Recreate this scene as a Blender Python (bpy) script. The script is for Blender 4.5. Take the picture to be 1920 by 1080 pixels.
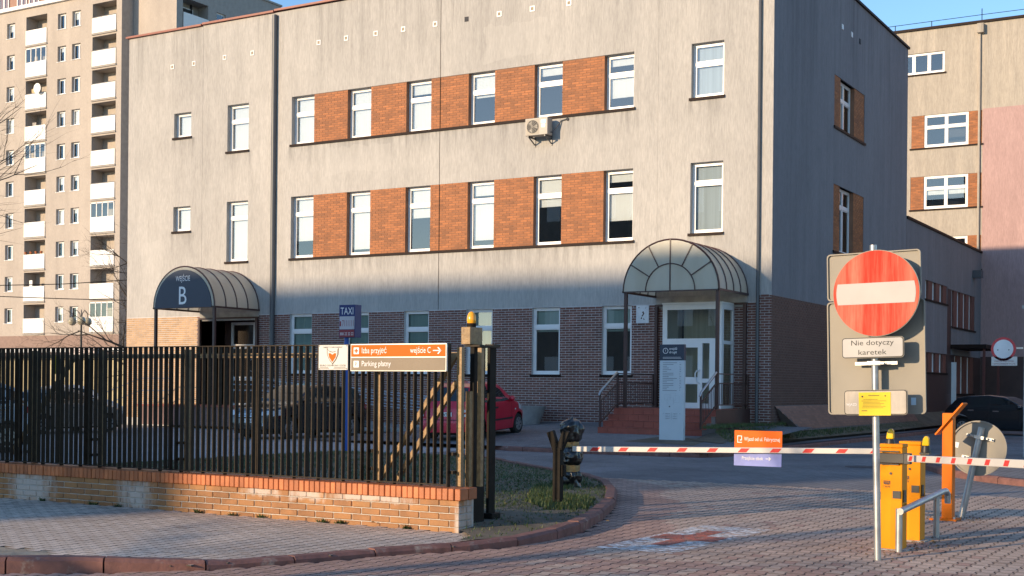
import bpy, bmesh, math, random
from mathutils import Vector, Matrix
R = math.radians
random.seed(7)
for o in list(bpy.data.objects): bpy.data.objects.remove(o, do_unlink=True)
scene = bpy.context.scene
C = scene.collection

# ------------------------------------------------------------------ camera
TH, RO = 0.5306, 0.0096
fw = Vector((-math.sin(TH), math.cos(TH), 0)); r0 = Vector((math.cos(TH), math.sin(TH), 0)); u0 = Vector((0, 0, 1))
rt = r0*math.cos(RO)+u0*math.sin(RO); up = u0*math.cos(RO)-r0*math.sin(RO)
cd = bpy.data.cameras.new('camera'); cam = bpy.data.objects.new('camera', cd); C.objects.link(cam)
CAM = Vector((0, 0, 1.6))
cam.matrix_world = Matrix(((rt.x, up.x, -fw.x, CAM.x), (rt.y, up.y, -fw.y, CAM.y), (rt.z, up.z, -fw.z, CAM.z), (0, 0, 0, 1)))
cd.sensor_width = 36; cd.lens = 36*2459.7/1920; cd.shift_y = 185.9/1920; cd.clip_end = 2000; cd.clip_start = 0.1
scene.camera = cam
scene.render.resolution_x = 1024; scene.render.resolution_y = 576

# ------------------------------------------------------------------ sky, sun, exposure
SUN_AZ, SUN_EL = R(23), R(12.4)       # light travels towards +Y, turned 23 degrees to +X, falling 12.4 degrees
w = bpy.data.worlds.new('World'); scene.world = w; w.use_nodes = True
nt = w.node_tree; bg = nt.nodes['Background']
sky = nt.nodes.new('ShaderNodeTexSky'); sky.sky_type = 'NISHITA'; sky.sun_disc = False
sky.sun_elevation = SUN_EL; sky.sun_rotation = R(203); sky.air_density = 1.0; sky.dust_density = 0.1; sky.ozone_density = 3.5
nt.links.new(sky.outputs[0], bg.inputs[0]); bg.inputs[1].default_value = 0.115
sd = bpy.data.lights.new('sun', 'SUN'); so = bpy.data.objects.new('sun', sd); C.objects.link(so)
sd.energy = 2.6; sd.angle = R(0.6); sd.color = (1.0, 0.75, 0.48)
ld = Vector((math.sin(SUN_AZ)*math.cos(SUN_EL), math.cos(SUN_AZ)*math.cos(SUN_EL), -math.sin(SUN_EL)))
so.rotation_euler = ld.to_track_quat('-Z', 'Y').to_euler(); so.location = (-30, -40, 30)
vs = scene.view_settings; vs.view_transform = 'Standard'; vs.look = 'None'; vs.gamma = 1; vs.exposure = 1.2; vs.use_curve_mapping = False

# ------------------------------------------------------------------ helpers
ORG = {}
class MB:
    def __init__(s): s.v, s.f, s.m = [], [], []
    def add(s, vs, fs, mi=0):
        n = len(s.v); s.v += [tuple(p) for p in vs]; s.f += [tuple(i+n for i in q) for q in fs]; s.m += [mi]*len(fs); return s
    def box(s, x0, x1, y0, y1, z0, z1, mi=0):
        return s.add([(x0,y0,z0),(x1,y0,z0),(x1,y1,z0),(x0,y1,z0),(x0,y0,z1),(x1,y0,z1),(x1,y1,z1),(x0,y1,z1)],
                     [(3,2,1,0),(4,5,6,7),(0,1,5,4),(1,2,6,5),(2,3,7,6),(3,0,4,7)], mi)
    def beam(s, p, q, wd, h, mi=0, upv=(0,0,1)):
        p, q = Vector(p), Vector(q); d = (q-p).normalized(); a = d.cross(Vector(upv))
        if a.length < 1e-4: a = d.cross(Vector((0,1,0)))
        a.normalize(); b = a.cross(d); vs = []
        for c in (p, q):
            for sx, sy in ((-1,-1),(1,-1),(1,1),(-1,1)): vs.append(c+a*sx*wd/2+b*sy*h/2)
        return s.add(vs, [(0,1,2,3),(7,6,5,4),(0,4,5,1),(1,5,6,2),(2,6,7,3),(3,7,4,0)], mi)
    def tube(s, pts, rs, n=8, mi=0, caps=True):
        pts = [Vector(p) for p in pts]
        if not isinstance(rs, (list, tuple)): rs = [rs]*len(pts)
        base = len(s.v); pa = None
        for i, p in enumerate(pts):
            d = (pts[min(i+1, len(pts)-1)]-pts[max(i-1, 0)]).normalized()
            if pa is None:
                a = d.cross(Vector((0,0,1)));
                if a.length < 1e-3: a = d.cross(Vector((0,1,0)))
            else: a = pa-d*pa.dot(d)
            a.normalize(); pa = a; b = d.cross(a)
            for k in range(n):
                t = 2*math.pi*k/n; s.v.append(tuple(p+(a*math.cos(t)+b*math.sin(t))*rs[i]))
        for i in range(len(pts)-1):
            for k in range(n):
                k2 = (k+1) % n
                s.f.append((base+i*n+k, base+i*n+k2, base+(i+1)*n+k2, base+(i+1)*n+k)); s.m.append(mi)
        if caps:
            s.f.append(tuple(base+k for k in range(n))[::-1]); s.m.append(mi)
            e = base+(len(pts)-1)*n; s.f.append(tuple(e+k for k in range(n))); s.m.append(mi)
        return s
    def prism(s, poly, ax, a, b, mi=0):      # poly in the plane across ax, extruded from a to b
        def P(p, t): return (p[0], t, p[1]) if ax == 'y' else (t, p[0], p[1]) if ax == 'x' else (p[0], p[1], t)
        n = len(poly)
        return s.add([P(p, a) for p in poly]+[P(p, b) for p in poly],
                     [tuple(range(n)), tuple(range(2*n-1, n-1, -1))]+[(i, i+n, (i+1) % n+n, (i+1) % n) for i in range(n)], mi)
    def lathe(s, prof, c, n=20, mi=0, axis='z'):
        base = len(s.v); c = Vector(c)
        for r_, z in prof:
            for k in range(n):
                t = 2*math.pi*k/n; x, y = r_*math.cos(t), r_*math.sin(t)
                s.v.append(tuple(c+(Vector((x,y,z)) if axis == 'z' else Vector((x,z,y)) if axis == 'y' else Vector((z,x,y)))))
        for i in range(len(prof)-1):
            for k in range(n):
                k2 = (k+1) % n
                s.f.append((base+i*n+k, base+i*n+k2, base+(i+1)*n+k2, base+(i+1)*n+k)); s.m.append(mi)
        s.f.append(tuple(base+k for k in range(n))[::-1]); s.m.append(mi)
        e = base+(len(prof)-1)*n; s.f.append(tuple(e+k for k in range(n))); s.m.append(mi)
        return s
    def xf(s, M):
        s.v = [tuple(M @ Vector(p)) for p in s.v]; return s
    def mesh(s, name, mats, org=(0,0,0), smooth=None, fix=True):
        me = bpy.data.meshes.new(name)
        me.from_pydata([(p[0]-org[0], p[1]-org[1], p[2]-org[2]) for p in s.v], [], s.f)
        for m in (mats if isinstance(mats, (list, tuple)) else [mats]): me.materials.append(m)
        if any(s.m): me.polygons.foreach_set('material_index', s.m)
        if fix:
            bm = bmesh.new(); bm.from_mesh(me); bmesh.ops.recalc_face_normals(bm, faces=bm.faces); bm.to_mesh(me); bm.free()
        if smooth is not None:
            me.polygons.foreach_set('use_smooth', [True]*len(me.polygons)); me.set_sharp_from_angle(angle=R(smooth))
        me.update(); return me
    def build(s, name, mats, parent=None, smooth=None, fix=True, bevel=0):
        org = ORG.get(parent.name, (0,0,0)) if parent else (0,0,0)
        o = bpy.data.objects.new(name, s.mesh(name, mats, org, smooth, fix)); C.objects.link(o)
        if parent: o.parent = parent; ORG[o.name] = org
        if bevel:
            m = o.modifiers.new('bevel', 'BEVEL'); m.width = bevel; m.segments = 2; m.limit_method = 'ANGLE'; m.angle_limit = R(40)
        return o
def tag(o, label, cat, group=None):
    o['label'] = label; o['category'] = cat
    if group: o['group'] = group
    return o
def struct(o): o['kind'] = 'structure'; return o
def stuff(o): o['kind'] = 'stuff'; return o
def thing(name, label, cat, loc=(0,0,0), group=None, world=True):
    o = bpy.data.objects.new(name, None); C.objects.link(o); o.location = loc; o.empty_display_size = .2
    ORG[o.name] = tuple(loc) if world else (0,0,0)
    return tag(o, label, cat, group)
def clone(root):
    r_ = root.copy(); C.objects.link(r_)
    for ch in root.children:
        c = ch.copy(); C.objects.link(c); c.parent = r_
        for g in ch.children:
            d = g.copy(); C.objects.link(d); d.parent = c
    return r_
def text_poly(txt, h=None, wd=None, x=0, z=0, align='LEFT'):
    """flat lettering: list of (verts2d, faces); x,z = left/centre/right of baseline"""
    cu = bpy.data.curves.new('t', 'FONT'); cu.body = txt; cu.size = 1; cu.resolution_u = 3
    ob = bpy.data.objects.new('t', cu); C.objects.link(ob)
    dg = bpy.context.evaluated_depsgraph_get(); dg.update()
    me = bpy.data.meshes.new_from_object(ob.evaluated_get(dg))
    vs_ = [(v.co.x, v.co.y) for v in me.vertices]; fs = [tuple(p.vertices) for p in me.polygons]
    bpy.data.objects.remove(ob, do_unlink=True); bpy.data.meshes.remove(me)
    if not vs_: return [], []
    x0 = min(v[0] for v in vs_); x1 = max(v[0] for v in vs_)
    sy = h/0.72 if h else 1; sx = wd/(x1-x0) if wd else sy
    if not h: sy = sx
    off = {'LEFT': 0, 'CENTER': -(x1-x0)*sx/2, 'RIGHT': -(x1-x0)*sx}[align]
    return [(x+off+(v[0]-x0)*sx, z+v[1]*sy) for v in vs_], fs
def put_text(mb, txt, x, y, z, h=None, wd=None, align='LEFT', mi=0):     # lettering facing -Y
    vs_, fs = text_poly(txt, h, wd, x, z, align)
    mb.add([(a, y, b) for a, b in vs_], fs, mi); return mb
def rrect(x0, x1, z0, z1, r_, n=4):
    pts = []
    for cx, cz, a0 in ((x1-r_, z1-r_, 0), (x0+r_, z1-r_, 90), (x0+r_, z0+r_, 180), (x1-r_, z0+r_, 270)):
        for k in range(n+1): a = R(a0+90*k/n); pts.append((cx+r_*math.cos(a), cz+r_*math.sin(a)))
    return pts
def disc(cx, cz, r_, n=40): return [(cx+r_*math.cos(2*math.pi*k/n), cz+r_*math.sin(2*math.pi*k/n)) for k in range(n)]

# ------------------------------------------------------------------ materials
def newmat(name):
    m = bpy.data.materials.new(name); m.use_nodes = True
    return m, m.node_tree, m.node_tree.nodes['Principled BSDF']
def N(t, k, **kw):
    n = t.nodes.new(k)
    for a, b in kw.items(): setattr(n, a, b)
    return n
def noise(t, scale, detail=4, vec=(1,1,1), rough=.55):
    g = N(t, 'ShaderNodeNewGeometry'); mp = N(t, 'ShaderNodeMapping'); mp.inputs['Scale'].default_value = vec
    t.links.new(g.outputs['Position'], mp.inputs['Vector'])
    n = N(t, 'ShaderNodeTexNoise'); n.inputs['Scale'].default_value = scale; n.inputs['Detail'].default_value = detail; n.inputs['Roughness'].default_value = rough
    t.links.new(mp.outputs[0], n.inputs['Vector']); return n
def ramp(t, src, a, b, ca=(0,0,0,1), cb=(1,1,1,1)):
    r_ = N(t, 'ShaderNodeValToRGB'); e = r_.color_ramp.elements
    e[0].position = a; e[0].color = ca; e[1].position = b; e[1].color = cb
    t.links.new(src, r_.inputs[0]); return r_
def mixc(t, fac, a, b, mode='MIX'):
    m = N(t, 'ShaderNodeMix', data_type='RGBA', blend_type=mode)
    for s_, v in ((m.inputs['Factor'], fac), (m.inputs[6], a), (m.inputs[7], b)):
        if hasattr(v, 'node'): t.links.new(v, s_)
        else: s_.default_value = v
    return m.outputs[2]
def mth(t, op, a, b=0.0):
    m = N(t, 'ShaderNodeMath', operation=op)
    for s_, v in ((m.inputs[0], a), (m.inputs[1], b)):
        if hasattr(v, 'node'): t.links.new(v, s_)
        else: s_.default_value = v
    return m.outputs[0]
def c4(c, k=1.0): return (c[0]*k, c[1]*k, c[2]*k, 1)
def bumpn(t, p, h, strength=.3, dist=.01):
    b = N(t, 'ShaderNodeBump'); b.inputs['Strength'].default_value = strength; b.inputs['Distance'].default_value = dist
    t.links.new(h, b.inputs['Height']); t.links.new(b.outputs[0], p.inputs['Normal'])
def M(name, col, rough=.6, metal=0., var=.12, vs=3., vec=(1,1,1), island=0., bump=0., bs=60., spec=.5, coat=0., dirt=None):
    m, t, p = newmat(name); p.inputs['Roughness'].default_value = rough; p.inputs['Metallic'].default_value = metal
    p.inputs['Specular IOR Level'].default_value = spec; p.inputs['Coat Weight'].default_value = coat; p.inputs['Coat Roughness'].default_value = .04
    n = noise(t, vs, 5, vec); c = ramp(t, n.outputs['Fac'], .3, .7, c4(col, 1-var), c4(col, 1+var)).outputs[0]
    if island:
        g = N(t, 'ShaderNodeNewGeometry'); ir = ramp(t, g.outputs['Random Per Island'], 0, 1, (1-island,)*3+(1,), (1+island,)*3+(1,))
        c = mixc(t, 1.0, c, ir.outputs[0], 'MULTIPLY')
    if dirt:
        dn = noise(t, dirt[1], 5, dirt[3] if len(dirt) > 3 else (1,1,1), .65); dr = ramp(t, dn.outputs['Fac'], dirt[2], dirt[2]+.16)
        c = mixc(t, dr.outputs[0], c, c4(dirt[0]))
    t.links.new(c, p.inputs['Base Color'])
    if bump: bumpn(t, p, noise(t, bs, 4).outputs['Fac'], bump, .01)
    return m
def glass_mat(name, tint=(1,1,1), base=.04, gl=.0):
    m, t, p = newmat(name); t.nodes.remove(p); out = t.nodes['Material Output']
    tr = N(t, 'ShaderNodeBsdfTransparent'); tr.inputs[0].default_value = c4(tint)
    g = N(t, 'ShaderNodeBsdfGlossy'); g.inputs['Roughness'].default_value = .0
    fr = N(t, 'ShaderNodeFresnel'); fr.inputs[0].default_value = 1.6
    mx = N(t, 'ShaderNodeMixShader'); t.links.new(mth(t, 'ADD', fr.outputs[0], base), mx.inputs[0])
    t.links.new(tr.outputs[0], mx.inputs[1]); t.links.new(g.outputs[0], mx.inputs[2]); t.links.new(mx.outputs[0], out.inputs[0])
    return m
def plaster(name, col, dark, streak=.5, grime=None, coarse=True, drips=(), patches=()):
    m, t, p = newmat(name); p.inputs['Roughness'].default_value = .92; p.inputs['Specular IOR Level'].default_value = .2
    big = noise(t, .35, 5, (1,1,.25)); st = noise(t, 3.6, 6, (1,1,.05), .72); fine = noise(t, 30, 3, (1,1,.14), .65)
    c = ramp(t, st.outputs['Fac'], .35, .68, c4(dark), c4(col)).outputs[0]
    c = mixc(t, streak, c4(col), c)
    c = mixc(t, .45, c, ramp(t, big.outputs['Fac'], .3, .7, (.74,.74,.755,1), (1.12,1.11,1.1,1)).outputs[0], 'MULTIPLY')
    med = noise(t, 1.4, 6, (1,1,.45), .7); c = mixc(t, .28, c, ramp(t, med.outputs['Fac'], .36, .66, (.74,.735,.73,1), (1.1,1.1,1.1,1)).outputs[0], 'MULTIPLY')
    c = mixc(t, .7, c, ramp(t, fine.outputs['Fac'], .3, .7, (.78,.78,.79,1), (1.14,1.135,1.13,1)).outputs[0], 'MULTIPLY')
    if grime:      # soot runs below the parapet edge: height z0 .. z1
        g = N(t, 'ShaderNodeNewGeometry'); sx = N(t, 'ShaderNodeSeparateXYZ'); t.links.new(g.outputs['Position'], sx.inputs[0])
        mr = N(t, 'ShaderNodeMapRange'); mr.inputs[1].default_value = grime[0]; mr.inputs[2].default_value = grime[1]; t.links.new(sx.outputs[2], mr.inputs[0])
        k = noise(t, 3.2, 5, (1,1,.05), .75); kr = ramp(t, k.outputs['Fac'], .46, .66)
        c = mixc(t, mth(t, 'MULTIPLY', mth(t, 'MULTIPLY', mr.outputs[0], kr.outputs[0]), .6), c, c4(dark, .6))
    if drips or patches:
        g = N(t, 'ShaderNodeNewGeometry'); sx = N(t, 'ShaderNodeSeparateXYZ'); t.links.new(g.outputs['Position'], sx.inputs[0]); tot = None; wob = noise(t, 1.7, 3)
        for x0, x1, zt, ln in drips:      # runs of dirt below a sill, fading downwards
            a = mth(t, 'SUBTRACT', (x1-x0)/2+.05, mth(t, 'ABSOLUTE', mth(t, 'SUBTRACT', sx.outputs[0], (x0+x1)/2))); b = mth(t, 'DIVIDE', mth(t, 'SUBTRACT', zt, sx.outputs[2]), ln)
            f = mth(t, 'MULTIPLY', mth(t, 'GREATER_THAN', a, 0.0), mth(t, 'MULTIPLY', mth(t, 'GREATER_THAN', b, 0.0), mth(t, 'MAXIMUM', mth(t, 'SUBTRACT', 1.0, b), 0.0))); tot = f if tot is None else mth(t, 'MAXIMUM', tot, f)
        k = ramp(t, noise(t, 4.5, 5, (1,1,.07), .75).outputs['Fac'], .42, .68)
        c = mixc(t, mth(t, 'MULTIPLY', mth(t, 'MULTIPLY', tot, k.outputs[0]), .75), c, c4(dark, .55))
        pt = None
        for x0, x1, z0, z1 in patches:    # repaired areas, a little paler
            a = mth(t, 'SUBTRACT', (x1-x0)/2, mth(t, 'ABSOLUTE', mth(t, 'SUBTRACT', sx.outputs[0], (x0+x1)/2))); b = mth(t, 'SUBTRACT', (z1-z0)/2, mth(t, 'ABSOLUTE', mth(t, 'SUBTRACT', sx.outputs[2], (z0+z1)/2)))
            f = mth(t, 'GREATER_THAN', mth(t, 'ADD', mth(t, 'MINIMUM', a, b), mth(t, 'MULTIPLY', mth(t, 'SUBTRACT', wob.outputs['Fac'], .5), .6)), 0.0); pt = f if pt is None else mth(t, 'MAXIMUM', pt, f)
        if pt is not None: c = mixc(t, mth(t, 'MULTIPLY', pt, .22), c, c4(col, 1.1))
    t.links.new(c, p.inputs['Base Color'])
    if coarse: bumpn(t, p, fine.outputs['Fac'], .7, .012)
    return m
def pavermat(name, cols, joint=False, sc=4.6):
    """colour of concrete blocks, one tone per block; with joint=True the far field, drawn as a bond of blocks"""
    m, t, p = newmat(name); p.inputs['Roughness'].default_value = .85; p.inputs['Specular IOR Level'].default_value = .3
    g = N(t, 'ShaderNodeNewGeometry')
    if joint:
        br = N(t, 'ShaderNodeTexBrick'); mp = N(t, 'ShaderNodeMapping'); mp.inputs['Rotation'].default_value = (0,0,R(90)); t.links.new(g.outputs['Position'], mp.inputs[0]); t.links.new(mp.outputs[0], br.inputs['Vector'])
        br.inputs['Scale'].default_value = 1; br.inputs['Brick Width'].default_value = .2; br.inputs['Row Height'].default_value = .14; br.inputs['Mortar Size'].default_value = .006
        br.inputs['Color1'].default_value = c4(cols[0]); br.inputs['Color2'].default_value = c4(cols[1]); br.inputs['Mortar'].default_value = c4(cols[0], .35); c = br.outputs[0]
    else:
        rr = N(t, 'ShaderNodeValToRGB'); t.links.new(g.outputs['Random Per Island'], rr.inputs[0]); e = rr.color_ramp.elements
        e[0].color = c4(cols[0], .95); e[1].color = c4(cols[1], 1.03)
        k = e.new(.5); k.color = c4([(a+b)/2 for a, b in zip(cols[0], cols[1])]); c = rr.outputs[0]
    n = noise(t, .45, 5); c = mixc(t, .8, c, ramp(t, n.outputs['Fac'], .3, .7, (.6,.59,.6,1), (1.22,1.2,1.17,1)).outputs[0], 'MULTIPLY')
    st = noise(t, 1.3, 6, rough=.7); c = mixc(t, ramp(t, st.outputs['Fac'], .58, .72).outputs[0], c, mixc(t, .55, c, (.07,.06,.055,1)))
    n2 = noise(t, 60, 3); c = mixc(t, .5, c, ramp(t, n2.outputs['Fac'], .3, .7, (.6,.6,.6,1), (1.35,1.35,1.35,1)).outputs[0], 'MULTIPLY')
    t.links.new(c, p.inputs['Base Color']); bumpn(t, p, n2.outputs['Fac'], .35, .004)
    return m
# ------------------------------------------------------------------ material set
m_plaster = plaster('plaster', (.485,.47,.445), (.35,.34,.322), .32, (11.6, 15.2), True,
    [(-30.7,-17.0,10.12,.9), (-30.7,-17.0,6.06,.8), (-33.7,-32.5,10.12,1.0), (-33.7,-32.5,6.06,1.3), (-36.4,-35.3,10.86,.9), (-36.4,-35.3,7.31,1.1), (-15.3,-14.1,10.2,.9), (-15.3,-14.1,6.17,.5)],
    [(-29.0,-26.2,9.0,9.9), (-22.5,-20.2,12.2,13.3), (-18.9,-16.6,4.6,5.9), (-37.9,-36.9,5,7)])
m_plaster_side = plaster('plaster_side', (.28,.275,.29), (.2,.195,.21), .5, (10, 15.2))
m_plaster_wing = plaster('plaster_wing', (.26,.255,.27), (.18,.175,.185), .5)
m_beige = plaster('tower_render', (.47,.42,.37), (.41,.36,.32), .3, None, False)
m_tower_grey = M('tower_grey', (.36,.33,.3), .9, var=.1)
m_pink = plaster('pink_render', (.50,.34,.32), (.42,.28,.265), .35, None, False)
m_rgrey = plaster('grey_beige_render', (.50,.45,.38), (.36,.33,.29), .6, (15, 20))
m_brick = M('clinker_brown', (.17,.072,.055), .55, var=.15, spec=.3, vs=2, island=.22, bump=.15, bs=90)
m_brick_sunlit = M('clinker_sunlit', (.40,.235,.11), .45, var=.15, vs=2, island=.15)  # same clinker as m_brick, lightened to paint in the sun on the left bay
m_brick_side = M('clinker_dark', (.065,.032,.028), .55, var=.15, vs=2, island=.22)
m_brick_tan = M('clinker_plinth', (.2,.105,.075), .6, var=.15, vs=2, island=.18)
m_orange_brick = M('orange_brick', (.315,.105,.028), .65, var=.2, vs=2.5, island=.28)
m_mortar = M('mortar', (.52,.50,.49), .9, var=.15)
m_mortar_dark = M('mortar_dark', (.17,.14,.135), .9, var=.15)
m_sill = M('brown_sill', (.022,.012,.01), .6, var=.1, spec=.15)
m_coping = M('red_coping', (.26,.07,.04), .45, var=.15)
m_white = M('white_frame', (.78,.78,.78), .35, var=.04)
m_frame_blue = m_white
m_pipe = M('drainpipe_grey', (.09,.095,.105), .4, var=.08)
m_glass = glass_mat('window_glass', (.92,.96,.96), .13)
m_blind_blue = M('grey_blue_blind', (.40,.47,.55), .8, var=.15, vs=1.2, vec=(9,9,.2))
m_blind = M('white_blind', (.72,.75,.80), .8, var=.04, vs=1.2, vec=(9,9,.3))
m_blind_teal = M('teal_blind', (.36,.5,.47), .8, var=.12, vs=2.5, vec=(4,4,.2))
m_room = M('room_dark', (.05,.05,.055), .9, var=.3, vs=1)
m_steel = M('galvanised_steel', (.42,.42,.42), .42, .75, var=.18, vs=8, bump=.05)
m_rail = M('steel_rail', (.55,.55,.55), .3, .9, var=.1)
m_brown_metal = M('brown_metal', (.065,.03,.026), .4, var=.15)
m_black_metal = M('black_metal', (.014,.012,.01), .65, var=.3, vs=6, spec=.12)
m_fence = M('fence_paint', (.024,.016,.01), .5, spec=.18, var=.35, vs=14, bump=.2, bs=45, dirt=((.07,.036,.018), 9, .68))
m_ochre = M('ochre_post_paint', (.27,.165,.07), .5, var=.3, vs=16, bump=.5, bs=40, dirt=((.1,.055,.03), 12, .6))
m_cream_poly = None
m_lampost = M('lamp_post_paint', (.03,.03,.03), .5)
m_red_tile = M('red_step_tile', (.30,.07,.045), .5, var=.2, vs=3, island=.12)
m_concrete = M('concrete', (.36,.35,.335), .9, var=.2, vs=4, bump=.4, bs=30)
m_paver_grey = pavermat('paver_grey', ((.60,.50,.41), (.66,.55,.455)))
m_paver_road = pavermat('paver_road', ((.53,.395,.31), (.60,.45,.355)))
m_paver_red = pavermat('paver_red', ((.44,.28,.225), (.51,.33,.26)))
m_paver_far = pavermat('paver_far', ((.2,.195,.2), (.24,.235,.24)), True)
m_yard = M('yard_surface', (.22,.22,.235), .85, var=.2, vs=.6, bump=.3, bs=40)
m_bed = M('joint_sand', (.045,.04,.035), .95, var=.3, vs=9)
m_ground = M('far_ground', (.17,.165,.15), .95, var=.25, vs=.2)
m_kerb = M('red_kerb', (.185,.085,.07), .8, var=.25, vs=6, island=.15, bump=.5, bs=25, dirt=((.33,.27,.23), 5, .6))
m_soil = M('lawn_soil', (.13,.105,.07), .95, var=.35, vs=1.6, bump=.8, bs=14, dirt=((.2,.165,.125), 1.1, .56))
m_sand = M('sandy_dirt', (.32,.27,.2), .95, var=.3, vs=5, bump=.8, bs=25)
def grassmat():
    m, t, p = newmat('grass_blade'); p.inputs['Roughness'].default_value = .6
    g = N(t, 'ShaderNodeNewGeometry'); r_ = N(t, 'ShaderNodeValToRGB'); t.links.new(g.outputs['Random Per Island'], r_.inputs[0])
    e = r_.color_ramp.elements; e[0].color = (.035,.07,.015,1); e[1].color = (.15,.14,.05,1); k = e.new(.6); k.color = (.06,.1,.022,1)
    t.links.new(r_.outputs[0], p.inputs['Base Color']); return m
m_grass = grassmat()
def wallbrick():
    m, t, p = newmat('wall_brick'); p.inputs['Roughness'].default_value = .6
    g = N(t, 'ShaderNodeNewGeometry'); r_ = N(t, 'ShaderNodeValToRGB'); oi = N(t, 'ShaderNodeObjectInfo'); t.links.new(oi.outputs['Random'], r_.inputs[0])
    e = r_.color_ramp.elements; e[0].color = (.27,.115,.04,1); e[1].color = (.37,.17,.055,1)
    n = noise(t, 7, 5); c = mixc(t, .6, r_.outputs[0], ramp(t, n.outputs['Fac'], .3, .7, (.7,.7,.7,1), (1.25,1.22,1.2,1)).outputs[0], 'MULTIPLY')
    sx = N(t, 'ShaderNodeSeparateXYZ'); t.links.new(g.outputs['Position'], sx.inputs[0]); tot = None
    for cx, hw, zc, hz in ((-14.25,.34,.2,.22), (-12.35,.26,.2,.22), (-7.56,.04,.14,.2), (-10.3,.25,.37,.06), (-8.75,.5,.37,.05), (-9.6,.2,.36,.07)):
        a = mth(t, 'DIVIDE', mth(t, 'ABSOLUTE', mth(t, 'SUBTRACT', sx.outputs[0], cx)), hw); b = mth(t, 'DIVIDE', mth(t, 'ABSOLUTE', mth(t, 'SUBTRACT', sx.outputs[2], zc)), hz)
        d = mth(t, 'SUBTRACT', 1.5, mth(t, 'MAXIMUM', a, b)); tot = d if tot is None else mth(t, 'MAXIMUM', tot, d)
    dr = noise(t, 9, 5, (1,1,.22), .7); f = ramp(t, mth(t, 'ADD', mth(t, 'MULTIPLY', tot, .42), mth(t, 'MULTIPLY', dr.outputs['Fac'], 1.15)), .66, 1.0)
    c = mixc(t, mth(t, 'MULTIPLY', f.outputs[0], .62), c, (.6,.56,.52,1))
    t.links.new(c, p.inputs['Base Color']); bumpn(t, p, noise(t, 55, 4).outputs['Fac'], .25, .008)
    return m
m_wallbrick = wallbrick()
m_copebrick = M('coping_brick', (.46,.14,.045), .5, var=.2, vs=5, bump=.2, bs=60)
# per-brick tone from the object, so that every brick of the coping differs a little
_t = m_copebrick.node_tree; _p = _t.nodes['Principled BSDF']; _l = _p.inputs['Base Color'].links[0].from_socket; _oi = N(_t, 'ShaderNodeObjectInfo')
_t.links.new(mixc(_t, 1.0, _l, ramp(_t, _oi.outputs['Random'], 0, 1, (.75,.72,.7,1), (1.2,1.2,1.2,1)).outputs[0], 'MULTIPLY'), _p.inputs['Base Color'])
m_mortar_w = M('wall_mortar', (.48,.44,.39), .95, var=.2, vs=8)

# ------------------------------------------------------------------ ground
def inpoly(x, y, P):
    c = False; j = len(P)-1
    for i in range(len(P)):
        if (P[i][1] > y) != (P[j][1] > y) and x < (P[j][0]-P[i][0])*(y-P[i][1])/(P[j][1]-P[i][1])+P[i][0]: c = not c
        j = i
    return c
def sheet(name, polys, mat, zf=lambda x, y: 0.0):
    mb = MB()
    for P in polys: mb.add([(x, y, zf(x, y)) for x, y in P], [tuple(range(len(P)))])
    return struct(mb.build(name, mat))
def g_ap(x, y): return .1+max(0, y-28.3)*.055
sheet('ground', [[(-400,-300), (400,-300), (400,500), (-400,500)]], m_ground, lambda x, y: -.06)
KERB = [(-15.6,24.6), (-14.3,23.75), (-12.2,21.75), (-10.4,20.35), (-9.3,19.0), (-8.5,17.6), (-7.75,16.0), (-7.1,14.3), (-6.72,13.1), (-6.58,12.2), (-6.62,11.4), (-6.85,10.85), (-7.1,10.4),
        (-7.35,9.85), (-7.65,9.1), (-8.0,8.4), (-8.55,7.85), (-9.3,7.35), (-10.2,6.85), (-11.4,6.35), (-13.5,5.7)]
def kh(x, y):       # kerb height above the road
    if y > 12.5: return .12
    if y > 10.6: return .06+(y-10.6)/1.9*.06
    if y > 8.6: return .06
    return min(.12, .06+(8.6-y)*.07)
sheet('yard', [[(-90,21), (40,21), (40,90), (-90,90)], [(-60,12), (-10.35,12), (-10.6,21), (-60,21)], [(-3.1,21), (-1.2,8), (40,8), (40,21)]], m_paver_far, lambda x, y: -.001)
ROADP = KERB[3:-2]+[(-9.2,6.0), (-.6,11.4), (-1.2,14), (-3.2,21.1), (-10.8,21.1)]
road = sheet('road', [[(-10.9,21.05), (-10.9,19.6)]+KERB[4:-1]+[(-11.4,5.2), (-.3,5.2), (-.3,14), (-3.0,21.05)]], m_bed, lambda x, y: -.014)
SWP = [(-15.9,11.78), (-7.3,11.78), (-6.95,11.2)]+[(x-.1, y+.02) for x, y in KERB[10:-1]]+[(-15.9,6.3)]
DIRT = [(-11.8,8.1), (-9.7,8.32), (-9.15,7.72), (-9.5,7.3), (-10.2,6.95), (-11.8,6.4)]
sidewalk = sheet('sidewalk', [SWP], m_bed, lambda x, y: .036)
# interlocking double-T blocks
m_edge = M('grimy_block_edge', (.075,.06,.05), .95, var=.3, vs=9)      # dirt-filled arrises of the blocks
def paver_mesh(name, mat, jx=0, sc=.958):
    h = [(-.1,.0825), (-.068,.0825), (-.034,.0575), (.034,.0575), (.068,.0825), (.1,.0825)]
    out = [(wd, l) for l, wd in h]+[(-wd, l) for l, wd in h[::-1]]        # length along Y
    n = len(out)
    def ring(k, ins, z): return [(x*k-math.copysign(ins, x), y*k-math.copysign(ins, y), z) for x, y in out]
    vs_ = ring(sc, 0, -.012)+ring(sc, 0, -.004)+ring(sc, .0055, 0)
    fs = [(i, (i+1) % n, n+(i+1) % n, n+i) for i in range(n)]+[(n+i, n+(i+1) % n, 2*n+(i+1) % n, 2*n+i) for i in range(n)]
    mb = MB(); mb.add(vs_, fs, 1); mb.add([], [tuple(k-len(mb.v)+2*n+len(mb.v) for k in range(n))]) if False else None
    mb.f.append(tuple(range(2*n, 3*n))); mb.m.append(0); return mb, mb.mesh(name, [mat, m_edge])
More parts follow.
